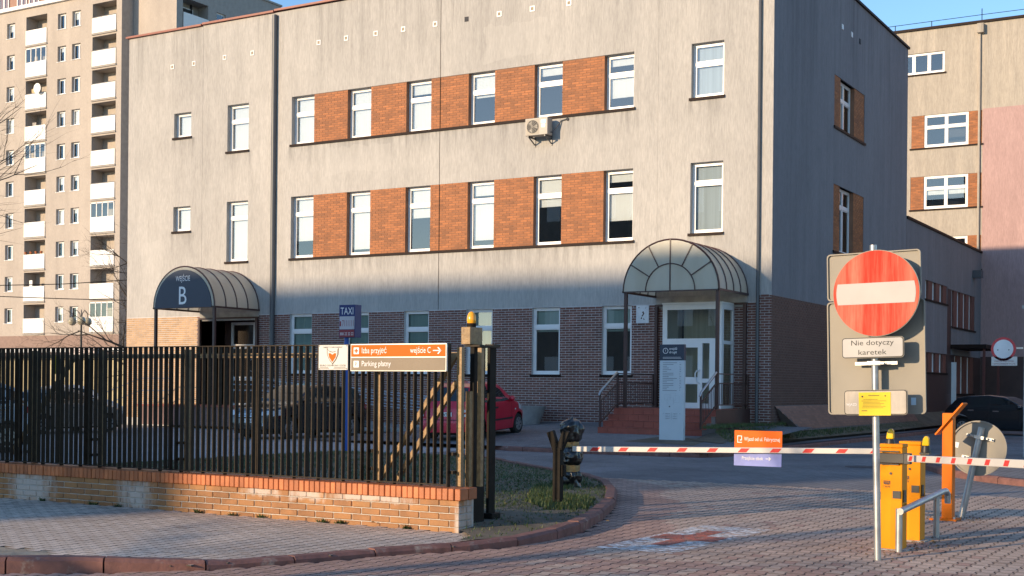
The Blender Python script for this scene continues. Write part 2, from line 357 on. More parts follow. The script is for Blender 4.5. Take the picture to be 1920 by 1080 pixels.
def lay(parent, P, hole, z, pick, mats, n_ind):
    spots = []
    xs = [p[0] for p in P]; ys = [p[1] for p in P]; rnd = random.Random(3)
    i0, i1 = int(min(xs)/.14)-1, int(max(xs)/.14)+2; j0, j1 = int(min(ys)/.2)-1, int(max(ys)/.2)+2
    for i in range(i0, i1):
        for j in range(j0, j1):
            x, y = i*.14, j*.2+(.1 if i % 2 else 0)
            if inpoly(x, y, P) and not (hole and inpoly(x, y, hole)):
                d = (Vector((x, y, 0))-CAM); dep = d.dot(fw); u = d.dot(rt)/dep*2459.7+960; v = 725.9-2459.7*d.dot(up)/dep
                vis = -20 < u < 1940 and v < 1090
                spots.append((0 if vis else 1, dep, x, y))
    spots.sort()
    tmpl = {}; 
    for k, m in enumerate(mats): tmpl[k] = paver_mesh('paver', m)
    bulk = {}
    for k, (_, _, x, y) in enumerate(spots):
        mi = pick(x, y, rnd); dz = rnd.uniform(-.0015, .001); ax, ay = rnd.uniform(-.0025,.0025), rnd.uniform(-.0025,.0025)
        if k < n_ind:
            o = bpy.data.objects.new('paver', tmpl[mi][1]); C.objects.link(o); o.parent = parent; o.location = (x, y, z+dz); o.rotation_euler = (ax, ay, 0)
        else:
            b = bulk.setdefault(mi, MB()); b.add([(x+p[0], y+p[1], z+dz+p[2]+p[1]*ax-p[0]*ay) for p in tmpl[mi][0].v], tmpl[mi][0].f); b.m[-len(tmpl[mi][0].f):] = tmpl[mi][0].m
    for mi, b in bulk.items(): stuff(b.build('paver_field', [mats[mi], m_edge], parent, fix=False))
def near_kerb(x, y): return min((x-a)**2+(y-b)**2 for a, b in KERBD)
KERBD = [tuple(Vector(a).lerp(Vector(b), t/4)) for a, b in zip(KERB, KERB[1:]) for t in range(4)]
def pick_road(x, y, rnd):
    d = near_kerb(x, y)**.5
    return 1 if d < .85+.15*math.sin(y*2) or (y < 11.0+.25*(x+6) and rnd.random() < .75) else (1 if rnd.random() < .05 else 0)
lay(road, ROADP, None, 0.0, pick_road, [m_paver_road, m_paver_red], 300)
lay(sidewalk, SWP, DIRT, .05, lambda x, y, r_: 0, [m_paver_grey], 300)
sheet('dirt_patch', [DIRT], m_sand, lambda x, y: .046)
# painted ambulance mark on the blocks
def paint_mat(name, col, thr):
    m, t, p = newmat(name); p.inputs['Base Color'].default_value = c4(col); p.inputs['Roughness'].default_value = .8; out = t.nodes['Material Output']
    n = noise(t, 9, 6, rough=.7); rr = ramp(t, n.outputs['Fac'], thr-.08, thr+.08); tr = N(t, 'ShaderNodeBsdfTransparent'); mx = N(t, 'ShaderNodeMixShader')
    t.links.new(rr.outputs[0], mx.inputs[0]); t.links.new(tr.outputs[0], mx.inputs[1]); t.links.new(p.outputs[0], mx.inputs[2]); t.links.new(mx.outputs[0], out.inputs[0]); return m
m_wpaint = paint_mat('worn_white_paint', (.78,.77,.75), .5); m_rpaint = paint_mat('worn_red_paint', (.5,.14,.09), .45)
mb = MB(); mb.add([(-5.92,11.75,.004), (-5.08,11.75,.004), (-5.0,14.4,.004), (-5.85,14.4,.004)], [(0,1,2,3)])
pm = mb.build('road_marking', m_wpaint); tag(pm, 'worn white painted field with a red cross on the paving blocks', 'road marking')
mb = MB()
for a in ((-5.62,12.82,-5.3,13.22), (-5.55,12.35,-5.37,13.75)): pass
mb.add([(-5.56,12.3,.008), (-5.36,12.3,.008), (-5.36,12.85,.008), (-5.1,12.85,.008), (-5.1,13.3,.008), (-5.36,13.3,.008), (-5.36,13.85,.008), (-5.56,13.85,.008), (-5.56,13.3,.008), (-5.82,13.3,.008), (-5.82,12.85,.008), (-5.56,12.85,.008)], [tuple(range(12))])
o = mb.build('cross', m_rpaint, pm); o['label'] = 'faded red cross'
# kerb stones
def kerb_line(parent, pts, hf, wd=.15, step=.8, side=1, zf=lambda x, y: 0.0, rnd=random.Random(5)):
    P = [Vector((x, y, 0)) for x, y in pts]; L = [0]
    for a, b in zip(P, P[1:]): L.append(L[-1]+(b-a).length)
    def at(s):
        for i in range(len(L)-1):
            if s <= L[i+1] or i == len(L)-2: return P[i].lerp(P[i+1], (s-L[i])/(L[i+1]-L[i]))
    s = 0
    while s < L[-1]-.1:
        e = min(s+step*rnd.uniform(.92,1.06), L[-1]); mb = MB(); k = 4; vs_ = []; fs = []; tilt = rnd.uniform(-.008,.008)
        for i in range(k+1):
            t = s+.008+(e-s-.016)*i/k; p = at(t); d = (at(min(t+.15, L[-1]))-at(max(t-.15, 0))).normalized(); nrm = Vector((-d.y, d.x, 0))*side
            h = hf(p.x, p.y)+tilt; z0 = zf(p.x, p.y)
            for off, z in ((0,-.05), (0,h-.03), (.03,h), (wd,h), (wd,-.05)): vs_.append((p.x+nrm.x*off, p.y+nrm.y*off, z0+z+rnd.uniform(-.003,.003)))
        for i in range(k):
            for j in range(4): fs.append((i*5+j, i*5+j+1, i*5+j+6, i*5+j+5))
        fs += [tuple(range(5)), tuple(range(k*5, k*5+5))]; mb.add(vs_, fs); mb.build('kerb_stone', m_kerb, parent); s = e
def kerb_root(name):
    o = bpy.data.objects.new(name, None); C.objects.link(o); return struct(o)
kerb_line(kerb_root('kerb'), KERB, kh, side=-1)
kerb_line(kerb_root('kerb'), [(-17.6,30.5), (-17.5,28.9), (-16.8,28.35), (-13,28.35), (-11.7,28.5), (-11.3,29.2), (-11.25,34), (-11.3,44), (-11.4,66)], lambda x, y: .11, side=1, step=1.0)
kerb_line(kerb_root('kerb'), [(-6.9,40), (-6.9,31), (-6.65,28.5), (-6.25,27.3), (-5.5,25.6), (-4.5,24.2), (-3.7,23.5), (-2.4,22.9), (0,22.6)], lambda x, y: .12, side=1, step=1.0)
# apron in front of the entrance, side verge, island with footway
sheet('apron', [[(-17.45,28.5), (-11.45,28.5), (-11.45,36.4), (-17.45,36.4)]], m_paver_far, g_ap)
sheet('apron_slope', [[(-21.6,29.2), (-17.45,28.5), (-17.45,36.4), (-21.6,36.4)], [(-24.4,29.8), (-21.6,29.2), (-21.6,36.4), (-24.4,36.4)]], m_paver_far, lambda x, y: g_ap(x, y) if x > -17.5 else (g_ap(x, y)-.06 if x > -22 else .004))
sheet('footway', [[(-6.75,40), (-6.75,31), (-6.5,28.55), (-6.1,27.4), (-5.35,25.75), (-4.4,24.35), (-3.6,23.65), (-2.4,23.05), (0,22.75), (8,24), (8,40)]], m_paver_far, lambda x, y: .115)
mb = MB(); I = [(-13.45,34.0,.44), (-13.3,36.35,.6), (-12.72,36.38,.62), (-12.72,45,.68), (-12.72,66,.78)]; O = [(-13.0,31.3,.285), (-12.0,30.8,.25), (-11.85,36,.2), (-11.8,45,.2), (-11.8,66,.3)]
for i in range(4): mb.add([I[i], I[i+1], O[i+1], O[i]], [(0,1,2,3)])
bank = struct(mb.build('grass_bank', m_soil))
sheet('side_path', [[(-11.85,30.5), (-11.4,30.5), (-11.45,66), (-11.83,66)]], m_paver_far, lambda x, y: .125)
sheet('bare_soil_patch', [[(-14.6,30.6), (-12.5,30.2), (-12.7,31.9), (-14.3,32.1)]], m_soil, lambda x, y: g_ap(x, y)+.006)
sheet('parking_surface', [[(-60,12.3), (-19.2,12.3), (-19.2,24.5), (-17.7,24.8), (-17.7,28.4), (-24.5,29.7), (-24.5,36.3), (-60,36.3)]], M('pale_concrete', (.36,.35,.35), .9, var=.14, vs=.7, bump=.25, bs=30), lambda x, y: .004)
mc = MB().lathe([(.36,.0), (.36,.006), (.33,.008), (.32,.004)], (-7.55,27.4,0), 28).build('manhole_cover', M('cast_iron', (.05,.05,.055), .6, var=.2)); tag(mc, 'round iron manhole cover in the drive near the footway kerb', 'manhole cover')
LAWN = [(-19.0,12.1), (-7.56,12.1), (-7.5,11.72), (-7.1,11.3)]+[(x-.13, y) for x, y in KERB[11:0:-1]]+[(-16.5,24.4), (-18.8,24.2), (-19.1,21.2)]
lawn = sheet('lawn', [LAWN], m_soil, lambda x, y: .085)
def blades(P, n, zf, seed, hmin, hmax, dens=None):
    rnd = random.Random(seed); mb = MB(); xs = [p[0] for p in P]; ys = [p[1] for p in P]; k = 0
    while k < n:
        x, y = rnd.uniform(min(xs), max(xs)), rnd.uniform(min(ys), max(ys)); k += 1
        if not inpoly(x, y, P) or (dens and rnd.random() > dens(x, y)): continue
        for q in range(3):
            a = rnd.uniform(0, 6.28); h = rnd.uniform(hmin, hmax); l = rnd.uniform(.01,.05); w_ = rnd.uniform(.004,.008); bx, by = x+rnd.uniform(-.02,.02), y+rnd.uniform(-.02,.02); z = zf(x, y)
            mb.add([(bx-w_*math.sin(a), by+w_*math.cos(a), z), (bx+w_*math.sin(a), by-w_*math.cos(a), z), (bx+l*math.cos(a), by+l*math.sin(a), z+h)], [(0,1,2)])
    return mb
def pn(x, y): return .5+.5*math.sin(x*1.9+1.3*math.sin(y*1.1))*math.cos(y*1.4+.8*math.sin(x*.9))
def lawn_d(x, y):
    if x > -9.2 and y < 14.2: return .12+.5*max(0, pn(x*2, y*2)-.6)
    return .25+.75*pn(x, y)
g = stuff(blades(LAWN, 60000, lambda x, y: .08, 11, .015, .05, lawn_d).build('grass', m_grass, fix=False)); tag(g, 'patchy short grass on the lawn behind the fence', 'grass')
g = stuff(blades([(-9.1,16.6), (-8.05,16.0), (-7.45,14.6), (-7.8,14.2), (-8.7,15.2), (-9.9,17.6), (-9.3,18.3)], 9000, lambda x, y: .085, 12, .025, .08).build('grass', m_grass, fix=False)); tag(g, 'longer grass round the bagged post at the kerb bend', 'grass')
BANKP = [(-13.35,34.2), (-12.75,36.3), (-12.7,52), (-11.9,52), (-11.9,31.2), (-12.9,31.6)]
g = stuff(blades(BANKP, 9000, lambda x, y: .22+(.36 if x < -12.5 else max(0, (-11.9-x))*.5), 13, .04, .12).build('grass', m_grass, fix=False)); tag(g, 'dull grass on the bank along the dark side wall', 'grass')
rnd = random.Random(9)
for x in (-14.0, -13.05, -12.6, -11.25, -10.7, -10.25, -9.35, -9.1, -8.2):
    mb = MB()
    for k in range(26):
        a = rnd.uniform(0, 6.28); l = rnd.uniform(.02,.07); h = rnd.uniform(.015,.06); w_ = .012
        bx, by = x+rnd.uniform(-.05,.05), 11.73+rnd.uniform(-.02,.012)
        mb.add([(bx-w_*math.sin(a), by+w_*math.cos(a), .05), (bx+w_*math.sin(a), by-w_*math.cos(a), .05), (bx+l*math.cos(a), by-abs(l*math.sin(a)), .05+h)], [(0,1,2)])
    tag(mb.build('weed', m_grass), 'small weed tuft growing at the foot of the brick wall', 'weed', 'weeds along the wall foot')

# ------------------------------------------------------------------ low brick wall
WX0, WX1, WY = -15.6, -7.54, 11.76
wall = thing('brick_wall', 'low brick wall with orange coping and white salt stains under the fence', 'wall', ((WX0+WX1)/2, WY+.15, 0))
MB().box(WX0, WX1-.012, WY+.012, WY+.31, .02, .385).build('mortar_core', m_mortar_w, wall)
def piece(name, cache, dims, mat, parent, ctr, rnd=random.Random(21), bev=.006, jit=.0035):
    key = (tuple(round(d, 3) for d in dims), mat.name, name)
    if key not in cache:
        a, b, c = dims[0]/2, dims[1]/2, dims[2]/2; mb = MB(); vs_ = []
        for sx in (-1,1):
            for sy in (-1,1):
                for sz in (-1,1): vs_ += [(sx*(a-bev), sy*b, sz*(c-bev)), (sx*a, sy*(b-bev), sz*(c-bev)), (sx*(a-bev), sy*(b-bev), sz*c)]
        mb.v = vs_; me = mb.mesh(name, mat, fix=False); bm = bmesh.new(); bm.from_mesh(me); bmesh.ops.convex_hull(bm, input=bm.verts); bmesh.ops.recalc_face_normals(bm, faces=bm.faces); bm.to_mesh(me); bm.free(); me.materials.clear(); me.materials.append(mat); cache[key] = me
    o = bpy.data.objects.new(name, cache[key]); C.objects.link(o); o.parent = parent; og = ORG[parent.name]
    o.location = (ctr[0]-og[0]+rnd.uniform(-jit, jit)*.5, ctr[1]-og[1]+rnd.uniform(-jit, jit), ctr[2]-og[2]); o.rotation_euler = (rnd.uniform(-.008,.008), rnd.uniform(-.008,.008), rnd.uniform(-.01,.01))
    return o
cache = {}
for c in range(5):
    z = .02+.074*c+.037; x = WX1
    first = True
    while x > WX0:
        L = .25 if (not first or c % 2 == 0) else .12; first = False
        piece('brick', cache, (L, .1, .064), m_wallbrick, wall, (x-L/2, WY+.05, z)); x -= L+.01
    for k, (a, b) in enumerate(((WY+.105, .1), (WY+.21, .1)) if c % 2 else ((WY+.155, .2),)):
        piece('brick', cache, (.03, b-.004, .064), m_wallbrick, wall, (WX1-.012, a+(.0 if c % 2 else .0), z))
x = WX1+.02
for k in range(2): piece('coping_brick', cache, (.07, .165, .125), m_copebrick, wall, (x-.033, WY+.07+.175*k, .4475))
x -= .075
while x > WX0:
    piece('coping_brick', cache, (.0675, .36, .125), m_copebrick, wall, (x-.034, WY+.155, .4475)); x -= .0755

# ------------------------------------------------------------------ picket fence
FY = 11.92
fence = thing('picket_fence', 'dark brown flat bar picket fence standing on the low brick wall', 'fence', (-11.6, FY, .5))
fx0, fx1 = -15.75, -7.78
n_p = int((fx1-fx0)/.0895); me_long = me_short = None; rnd = random.Random(4)
for i in range(n_p+1):
    x = fx0+i*.0895; long_ = i % 4 == 1
    if (me_long if long_ else me_short) is None:
        z0 = .51 if long_ else .54; k = MB().box(-.007, .007, -.027, .027, z0-.5, 2.055-.5).mesh('picket', m_fence)
        if long_: me_long = k
        else: me_short = k
    o = bpy.data.objects.new('picket', me_long if long_ else me_short); C.objects.link(o); o.parent = fence; o.location = (x+11.6, 0, 0); o.rotation_euler = (rnd.uniform(-.002,.002), rnd.uniform(-.003,.003), rnd.uniform(-.08,.08))
secs = [(-15.75,-14.35), (-14.33,-11.86), (-11.83,-8.93), (-8.9,-7.78)]
for a, b in secs:
    MB().box(a, b, FY-.032, FY+.032, 2.055, 2.067).build('top_rail', m_fence, fence)
    MB().box(a, b, FY-.032, FY+.032, .53, .541).build('bottom_rail', m_fence, fence)
for x in (-14.56, -13.28, -11.75, -8.8, -7.72):
    MB().box(x-.03, x+.03, FY+.1, FY+.16, .515, 2.03).build('post', m_ochre, fence)
    for z in (.65, .85): MB().box(x-.09, x-.02, FY+.02, FY+.1, z, z+.035).build('bracket', m_fence, fence)
# parked sliding gate behind the fence
GY = 12.36
gate = thing('sliding_gate', 'dark sliding gate leaf with diagonal braces parked behind the picket fence', 'gate', (-11.6, GY, .1))
MB().box(-15.5, -7.95, GY-.03, GY+.03, 1.93, 1.985).build('top_beam', m_ochre, gate)
MB().box(-15.5, -7.95, GY-.04, GY+.04, .2, .3).build('bottom_beam', m_fence, gate)
for a, b in (((-9.1,.4), (-7.98,1.95)), ((-8.93,.3), (-7.96,1.66)), ((-15.4,.6), (-14.15,1.95))):
    MB().beam((a[0], GY, a[1]), (b[0], GY, b[1]), .05, .055, upv=(0,1,0)).build('brace', m_ochre, gate)
for x in (-15.3, -14.9, -14.42, -13.9, -13.55, -12.9, -12.35, -10.9, -10.1): MB().box(x-.02, x+.02, GY-.02, GY+.02, .3, 1.93).build('upright', m_fence, gate)
MB().box(-14.5, -14.46, GY-.05, GY-.035, 1.72, 1.97).build('yellow_tag', M('yellow_sticker', (.75,.5,.02), .5), gate)
# gate posts with beacon
gp = thing('gate_post', 'black steel gate post with control box at the end of the wall', 'gate post', (-7.76, 12.5, 0))
MB().box(-7.8, -7.74, 12.36, 12.6, 0, 2.044).build('post', m_black_metal, gp, bevel=.008)
MB().box(-7.66, -7.61, 12.3, 12.36, .5, 2.03).build('guide_bar', m_ochre, gp)
MB().box(-7.72, -7.67, 12.16, 12.22, .5, 1.55).build('guide_bar', m_ochre, gp)
MB().box(-7.88, -7.76, 12.3, 12.56, 2.07, 2.265).build('control_box', m_ochre, gp, bevel=.006)
MB().box(-7.86, -7.66, 12.34, 12.75, 2.045, 2.066).build('cap_plate', m_fence, gp)
gp2 = thing('gate_post', 'slim black gate guide post with a flared foot behind the wall end', 'gate post', (-7.86, 12.95, 0))
MB().box(-7.88, -7.84, 12.86, 13.0, .12, 2.06).build('post', m_black_metal, gp2, bevel=.006)
MB().box(-7.935, -7.785, 12.84, 13.04, .05, .15).build('foot', m_black_metal, gp2, bevel=.01)
MB().box(-7.91, -7.8, 12.86, 13.02, 2.06, 2.09).build('cap', m_fence, gp2)
MB().box(-7.98, -7.95, 12.75, 12.8, .05, 2.05).build('guide_bar', m_fence, gp2)
bc = thing('beacon', 'orange flashing beacon on the gate post control box', 'beacon', (-7.82, 12.42, 2.265))
MB().lathe([(.05,2.266), (.055,2.29), (.05,2.31)], (-7.82,12.42,0), 16).build('base', m_black_metal, bc, smooth=40)
m_amber = M('amber_plastic', (.85,.36,.015), .2, var=.08, coat=.4)
MB().lathe([(.047,2.31), (.053,2.345), (.05,2.385), (.037,2.42), (.018,2.438), (.004,2.442)], (-7.82,12.42,0), 18).build('dome', m_amber, bc, smooth=60)
# ------------------------------------------------------------------ main building
def mapped(kind, base):
    if kind == 'front': return lambda a, d, z: (a, base+d, z)
    return lambda a, d, z: (base-d, a, z)
def mbox(mb, mp, a0, a1, d0, d1, z0, z1, mi=0):
    return mb.add([mp(a0,d0,z0), mp(a1,d0,z0), mp(a1,d1,z0), mp(a0,d1,z0), mp(a0,d0,z1), mp(a1,d0,z1), mp(a1,d1,z1), mp(a0,d1,z1)],
                  [(3,2,1,0), (4,5,6,7), (0,1,5,4), (1,2,6,5), (2,3,7,6), (3,0,4,7)], mi)
def wall_open(mp, a0, a1, z0, z1, ops, d=0.0):
    mb = MB(); A = sorted({a0, a1}|{v for o in ops for v in o[:2] if a0 < v < a1}); Z = sorted({z0, z1}|{v for o in ops for v in o[2:4] if z0 < v < z1})
    for i in range(len(A)-1):
        for j in range(len(Z)-1):
            ca, cz = (A[i]+A[i+1])/2, (Z[j]+Z[j+1])/2
            if any(o[0] < ca < o[1] and o[2] < cz < o[3] for o in ops): continue
            mb.add([mp(A[i],d,Z[j]), mp(A[i+1],d,Z[j]), mp(A[i+1],d,Z[j+1]), mp(A[i],d,Z[j+1])], [(0,1,2,3)])
    for o in ops:
        b0, b1, y0, y1, dp = o[:5]; y0c, y1c = max(y0, z0), min(y1, z1)
        if y1c <= y0c: continue
        for q in (((b0,y0c),(b0,y1c)), ((b1,y0c),(b1,y1c)))+((((b0,y0),(b1,y0)),) if y0 >= z0 else ())+((((b0,y1),(b1,y1)),) if y1 <= z1 else ()):
            (p0, q0), (p1, q1) = q
            mb.add([mp(p0,d,q0), mp(p1,d,q1), mp(p1,d+dp,q1), mp(p0,d+dp,q0)], [(0,1,2,3)])
    return mb
def bricks_at(a0, a1, z0, z1, ops, L=.247, H=.063, J=.0135):
    out = []; n = int((z1-z0)/(H+J)+.4)
    for c in range(n):
        zb = z0+c*(H+J)+J/2; zc = zb+H/2; iv = [(a0, a1)]
        for o in ops:
            if o[2] < zc < o[3]:
                nv = []
                for s_, e_ in iv:
                    if o[1] <= s_ or o[0] >= e_: nv.append((s_, e_)); continue
                    if o[0] > s_: nv.append((s_, o[0]))
                    if o[1] < e_: nv.append((o[1], e_))
                iv = nv
        for s_, e_ in iv:
            k = math.floor((s_-(.13 if c % 2 else 0))/(L+J)); a = k*(L+J)+(.13 if c % 2 else 0)
            while a < e_:
                b0, b1 = max(a, s_), min(a+L, e_)
                if b1-b0 > .025: out.append((b0, b1, zb, min(zb+H, z1)))
                a += L+J
    return out
def brick_add(mb, mp, b, d, proud, mi=0):
    a0, a1, z0, z1 = b; e = .002
    mb.add([mp(a0,d,z0), mp(a1,d,z0), mp(a1,d,z1), mp(a0,d,z1), mp(a0+e,d-proud,z0+e), mp(a1-e,d-proud,z0+e), mp(a1-e,d-proud,z1-e), mp(a0+e,d-proud,z1-e)],
           [(4,5,6,7), (0,1,5,4), (1,2,6,5), (2,3,7,6), (3,0,4,7)], mi)
def window(parent, mp, a0, a1, z0, z1, dep, uph=.62, blinds=(), name='window', mull=(), bm=None, t=.065, room=True):
    mb = MB(); f = dep
    mbox(mb, mp, a0, a0+t, f, f+.07, z0, z1); mbox(mb, mp, a1-t, a1, f, f+.07, z0, z1)
    mbox(mb, mp, a0+t, a1-t, f, f+.07, z0, z0+t*1.2); mbox(mb, mp, a0+t, a1-t, f, f+.07, z1-t, z1)
    zt = z1-uph if uph else None
    rows = [(z0+t*1.2, zt-.05), (zt+.05, z1-t)] if zt else [(z0+t*1.2, z1-t)]
    if zt: mbox(mb, mp, a0+t, a1-t, f-.006, f+.066, zt-.05, zt+.05)
    cols = [a0+t]+[x for m in mull for x in (m-.045, m+.045)]+[a1-t]
    for m in mull: mbox(mb, mp, m-.045, m+.045, f-.003, f+.064, z0+t*1.2, z1-t)
    s_ = .035      # sash rims, one step behind the frame
    for lo, hi in rows:
        for k in range(0, len(cols), 2):
            c0, c1 = cols[k], cols[k+1]
            mbox(mb, mp, c0, c0+s_, f+.012, f+.06, lo, hi); mbox(mb, mp, c1-s_, c1, f+.012, f+.06, lo, hi)
            mbox(mb, mp, c0+s_, c1-s_, f+.012, f+.06, lo, lo+s_); mbox(mb, mp, c0+s_, c1-s_, f+.012, f+.06, hi-s_, hi)
    wn = mb.build(name, m_white, parent, fix=False)
    for i, (lo, hi) in enumerate(rows):
        for k in range(0, len(cols), 2):
            c0, c1 = cols[k]+s_, cols[k+1]-s_; MB().add([mp(c0,f+.035,lo+s_), mp(c1,f+.035,lo+s_), mp(c1,f+.035,hi-s_), mp(c0,f+.035,hi-s_)], [(0,1,2,3)]).build('pane', m_glass, wn, fix=False)
        j_ = len(rows)-1-i; fr = blinds[j_] if j_ < len(blinds) else 0
        if fr > 0:
            b = MB(); zb = hi-(hi-lo)*fr; n = max(6, int((a1-a0)/.09))
            for q in range(n):
                s0 = a0+t+(a1-a0-2*t)*q/n; s1 = a0+t+(a1-a0-2*t)*(q+1)/n
                b.add([mp(s0,f+.11,zb), mp(s1-.004,f+.125,zb), mp(s1-.004,f+.125,hi), mp(s0,f+.11,hi)], [(0,1,2,3)])
            b.build('blind', bm or m_blind, wn, fix=False)
    if room:
        rb = MB(); mbox(rb, mp, a0-.02, a1+.02, f+.072, f+1.6, z0-.02, z1+.02); rb.f.pop(2); rb.m.pop(2)
        rb.build('room', m_room, wn, fix=False)
    return wn
def sill(parent, mp, a0, a1, z, dep, out=.05):
    mb = MB(); mbox(mb, mp, a0, a1, -out, dep, z-.035, z-.004); mbox(mb, mp, a0, a1, -out, -out+.012, z-.085, z-.036); return mb.build('sill', m_sill, parent, fix=False)

XL, XR, YF, YB, ZR = -38.73, -12.7, 36.38, 52.0, 15.0
FR = mapped('front', YF); SD = mapped('side', XR)
bld = thing('hospital_building', 'three storey hospital building with grey rough plaster and orange brick window bands', 'building', (-25.7, YF, .5))
LX = [-30.57+2.486*i for i in range(6)]; RX = [l+1.01 for l in LX]
T3, B3, T2, B2, T1, B1, BL = 11.887, 10.18, 8.32, 6.122, 4.135, 2.015, 4.15
rib = [(LX[0], RX[5], B3, T3, .27), (LX[0], RX[5], B2, T2, .27)]
single = [(-36.31,-35.43,10.92,11.84,.25), (-36.31,-35.43,7.37,8.30,.25), (-33.62,-32.59,10.18,11.89,.25), (-33.62,-32.59,6.12,8.33,.25), (-15.25,-14.22,10.26,11.88,.25), (-15.25,-14.22,6.23,8.33,.25)]
gfw = [(l, r_, B1, T1, .17) for l, r_ in zip(LX, RX)]
recB = (-34.85,-32.1,.3,4.02,1.3); vesC = (-15.6,-13.9,.98,4.02,.3)
wall_open(FR, XL, XR, BL, ZR, rib+single).build('front_wall', m_plaster, bld, fix=False)
wall_open(FR, XL, XR, 0, BL, gfw+[recB, vesC], 0.0).build('brick_base_wall', m_mortar, bld, fix=False)
bay = [(42.31,45.91,10.27,11.95,.05), (42.31,45.91,6.18,8.37,.05)]
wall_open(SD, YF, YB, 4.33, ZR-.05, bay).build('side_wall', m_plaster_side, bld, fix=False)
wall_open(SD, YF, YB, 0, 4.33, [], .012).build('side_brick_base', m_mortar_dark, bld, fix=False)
YM, XW = 40.2, -16.6          # L-shaped plan, unseen rear cut back so its shadow falls lower on pink_block
PLAN = [(XL,YF), (XL,YM), (XW,YM), (XW,YB), (XR,YB)]; mb = MB()
for a, b in zip(PLAN, PLAN[1:]): mb.add([(a[0],a[1],0), (b[0],b[1],0), (b[0],b[1],ZR-.05), (a[0],a[1],ZR-.05)], [(0,1,2,3)])
mb.build('rear_walls', m_plaster, bld)
MB().add([(XL,YF,ZR-.06), (XR,YF,ZR-.06), (XR,YB,ZR-.06), (XW,YB,ZR-.06), (XW,YM,ZR-.06), (XL,YM,ZR-.06)], [tuple(range(6))]).build('roof', m_ground, bld)
mb = MB(); mb.box(XL-.1, -34.9, YF-.1, YF+.4, ZR-.02, ZR+.05); mb.box(-34.86, -31.4, YF-.1, YF+.4, ZR+.01, ZR+.08); mb.box(-31.36, XR+.06, YF-.1, YF+.4, ZR+.04, ZR+.11); mb.build('roof_coping', m_coping, bld)
mb = MB(); mb.box(XR-.3, XR+.07, YF+.41, YB+.05, ZR-.05, ZR+.03); mb.build('roof_edge', m_sill, bld)
# clinker facing: single bricks
bl = [('f', b) for b in bricks_at(XL, -13.07, .3, BL, gfw+[recB, vesC])]+[('f', b) for b in bricks_at(-13.07, XR, .3, 4.33, [])]
def bdist(b): return abs((b[0]+b[1])/2-0)
bl.sort(key=lambda q: -q[1][0]); full = [q for q in bl if abs(q[1][1]-q[1][0]-.247) < .002 and q[1][2] > .55]
ind = full[:300]; inds = {id(q) for q in ind}; rest = MB(); sunlit_ = MB(); proto = None; og = ORG[bld.name]
for q in bl:
    if id(q) in inds: continue
    brick_add(rest if q[1][1] > -34.86 else sunlit_, FR, q[1], .0, .006)
for k, (_, b) in enumerate(ind):
    if proto is None: t = MB(); brick_add(t, lambda a, d, z: (a, d, z), (0,.247,0,.063), .0, .006); proto = t.mesh('brick', m_brick, fix=False)
    o = bpy.data.objects.new('brick', proto); C.objects.link(o); o.parent = bld; o.location = (b[0]-og[0], YF-og[1], b[2]-og[2])
stuff(rest.build('brick_facing', m_brick, bld, fix=False)); o = stuff(sunlit_.build('brick_facing', m_brick_sunlit, bld, fix=False)); o['label'] = 'brick facing left of entrance B, coloured tan to carry the sunlight'
sb = MB()
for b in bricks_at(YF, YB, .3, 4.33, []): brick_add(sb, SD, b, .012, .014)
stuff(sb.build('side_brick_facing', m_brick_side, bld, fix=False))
# corner pilaster above the brick line keeps the plaster plane; plinth battered out along the side wall
mb = MB(); n = 9
for k in range(n):
    t0, t1 = k/n, (k+1)/n-.012; za, zb = 1.12-.68*t0, 1.12-.68*t1; xa, xb = XR+.012+.5*t0, XR+.012+.5*t1
    y = 36.75+.9*t0; j = 0
    while y < YB:
        y1 = min(y+.25, YB); yo = y+(.13 if k % 2 else 0)
        mb.add([(xa,yo,za), (xa,yo+.245,za), (xb,yo+.245,zb), (xb,yo,zb)], [(0,1,2,3)]); y += .26
stuff(mb.build('sloped_plinth', m_brick_tan, bld))
mb = MB(); mb.add([(XR+.005,36.75,1.13), (XR+.005,YB,1.13), (XR+.52,YB,.4), (XR+.52,37.65,.4), (XR+.005,37.6,.4)], [(0,1,2,3), (0,3,4)]); mb.build('plinth_bed', m_mortar_dark, bld)
# orange brick panels between the windows
for zb, zt in ((B3,T3), (B2,T2)):
    for i in range(5):
        a0, a1 = RX[i], LX[i+1]; mb = MB(); mbox(mb, FR, a0, a1, .02, .27, zb+.002, zt-.002, 1)
        for b in bricks_at(a0, a1, zb, zt, []): brick_add(mb, FR, b, .02, .008)
        stuff(mb.build('brick_panel', [m_orange_brick, M('orange_joint', (.27,.14,.085), .9) if 'orange_joint' not in bpy.data.materials else bpy.data.materials['orange_joint']], bld, fix=False))
    sill(bld, FR, LX[0]-.06, RX[5]+.06, zb, .19)
BL3 = [(1,1), (1,1), (.72,1), (1,.12), (.55,.05), (.5,.66)]; BL2 = [(1,.62), (1,.9), (.9,.25), (.75,.85), (1,.2), (.55,.6)]
for i in range(6):
    window(bld, FR, LX[i], RX[i], B3, T3, .19, .62, BL3[i]); window(bld, FR, LX[i], RX[i], B2, T2, .19, .62, BL2[i])
    window(bld, FR, LX[i], RX[i], B1, T1, .1, .62, ((1,1), (.9,1), (1,1), (1,.9), (1,.07), (1,.08))[i], bm=m_blind_teal)
    sill(bld, FR, LX[i]-.06, RX[i]+.06, B1, .1, .03)
for k, (a0, a1, z0, z1, d) in enumerate(single):
    small = k < 2
    window(bld, FR, a0, a1, z0, z1, .17, 0 if small else .6, (1,) if small else (1,1), bm=m_blind_blue if k > 3 else None); sill(bld, FR, a0-.06, a1+.04, z0, .17)
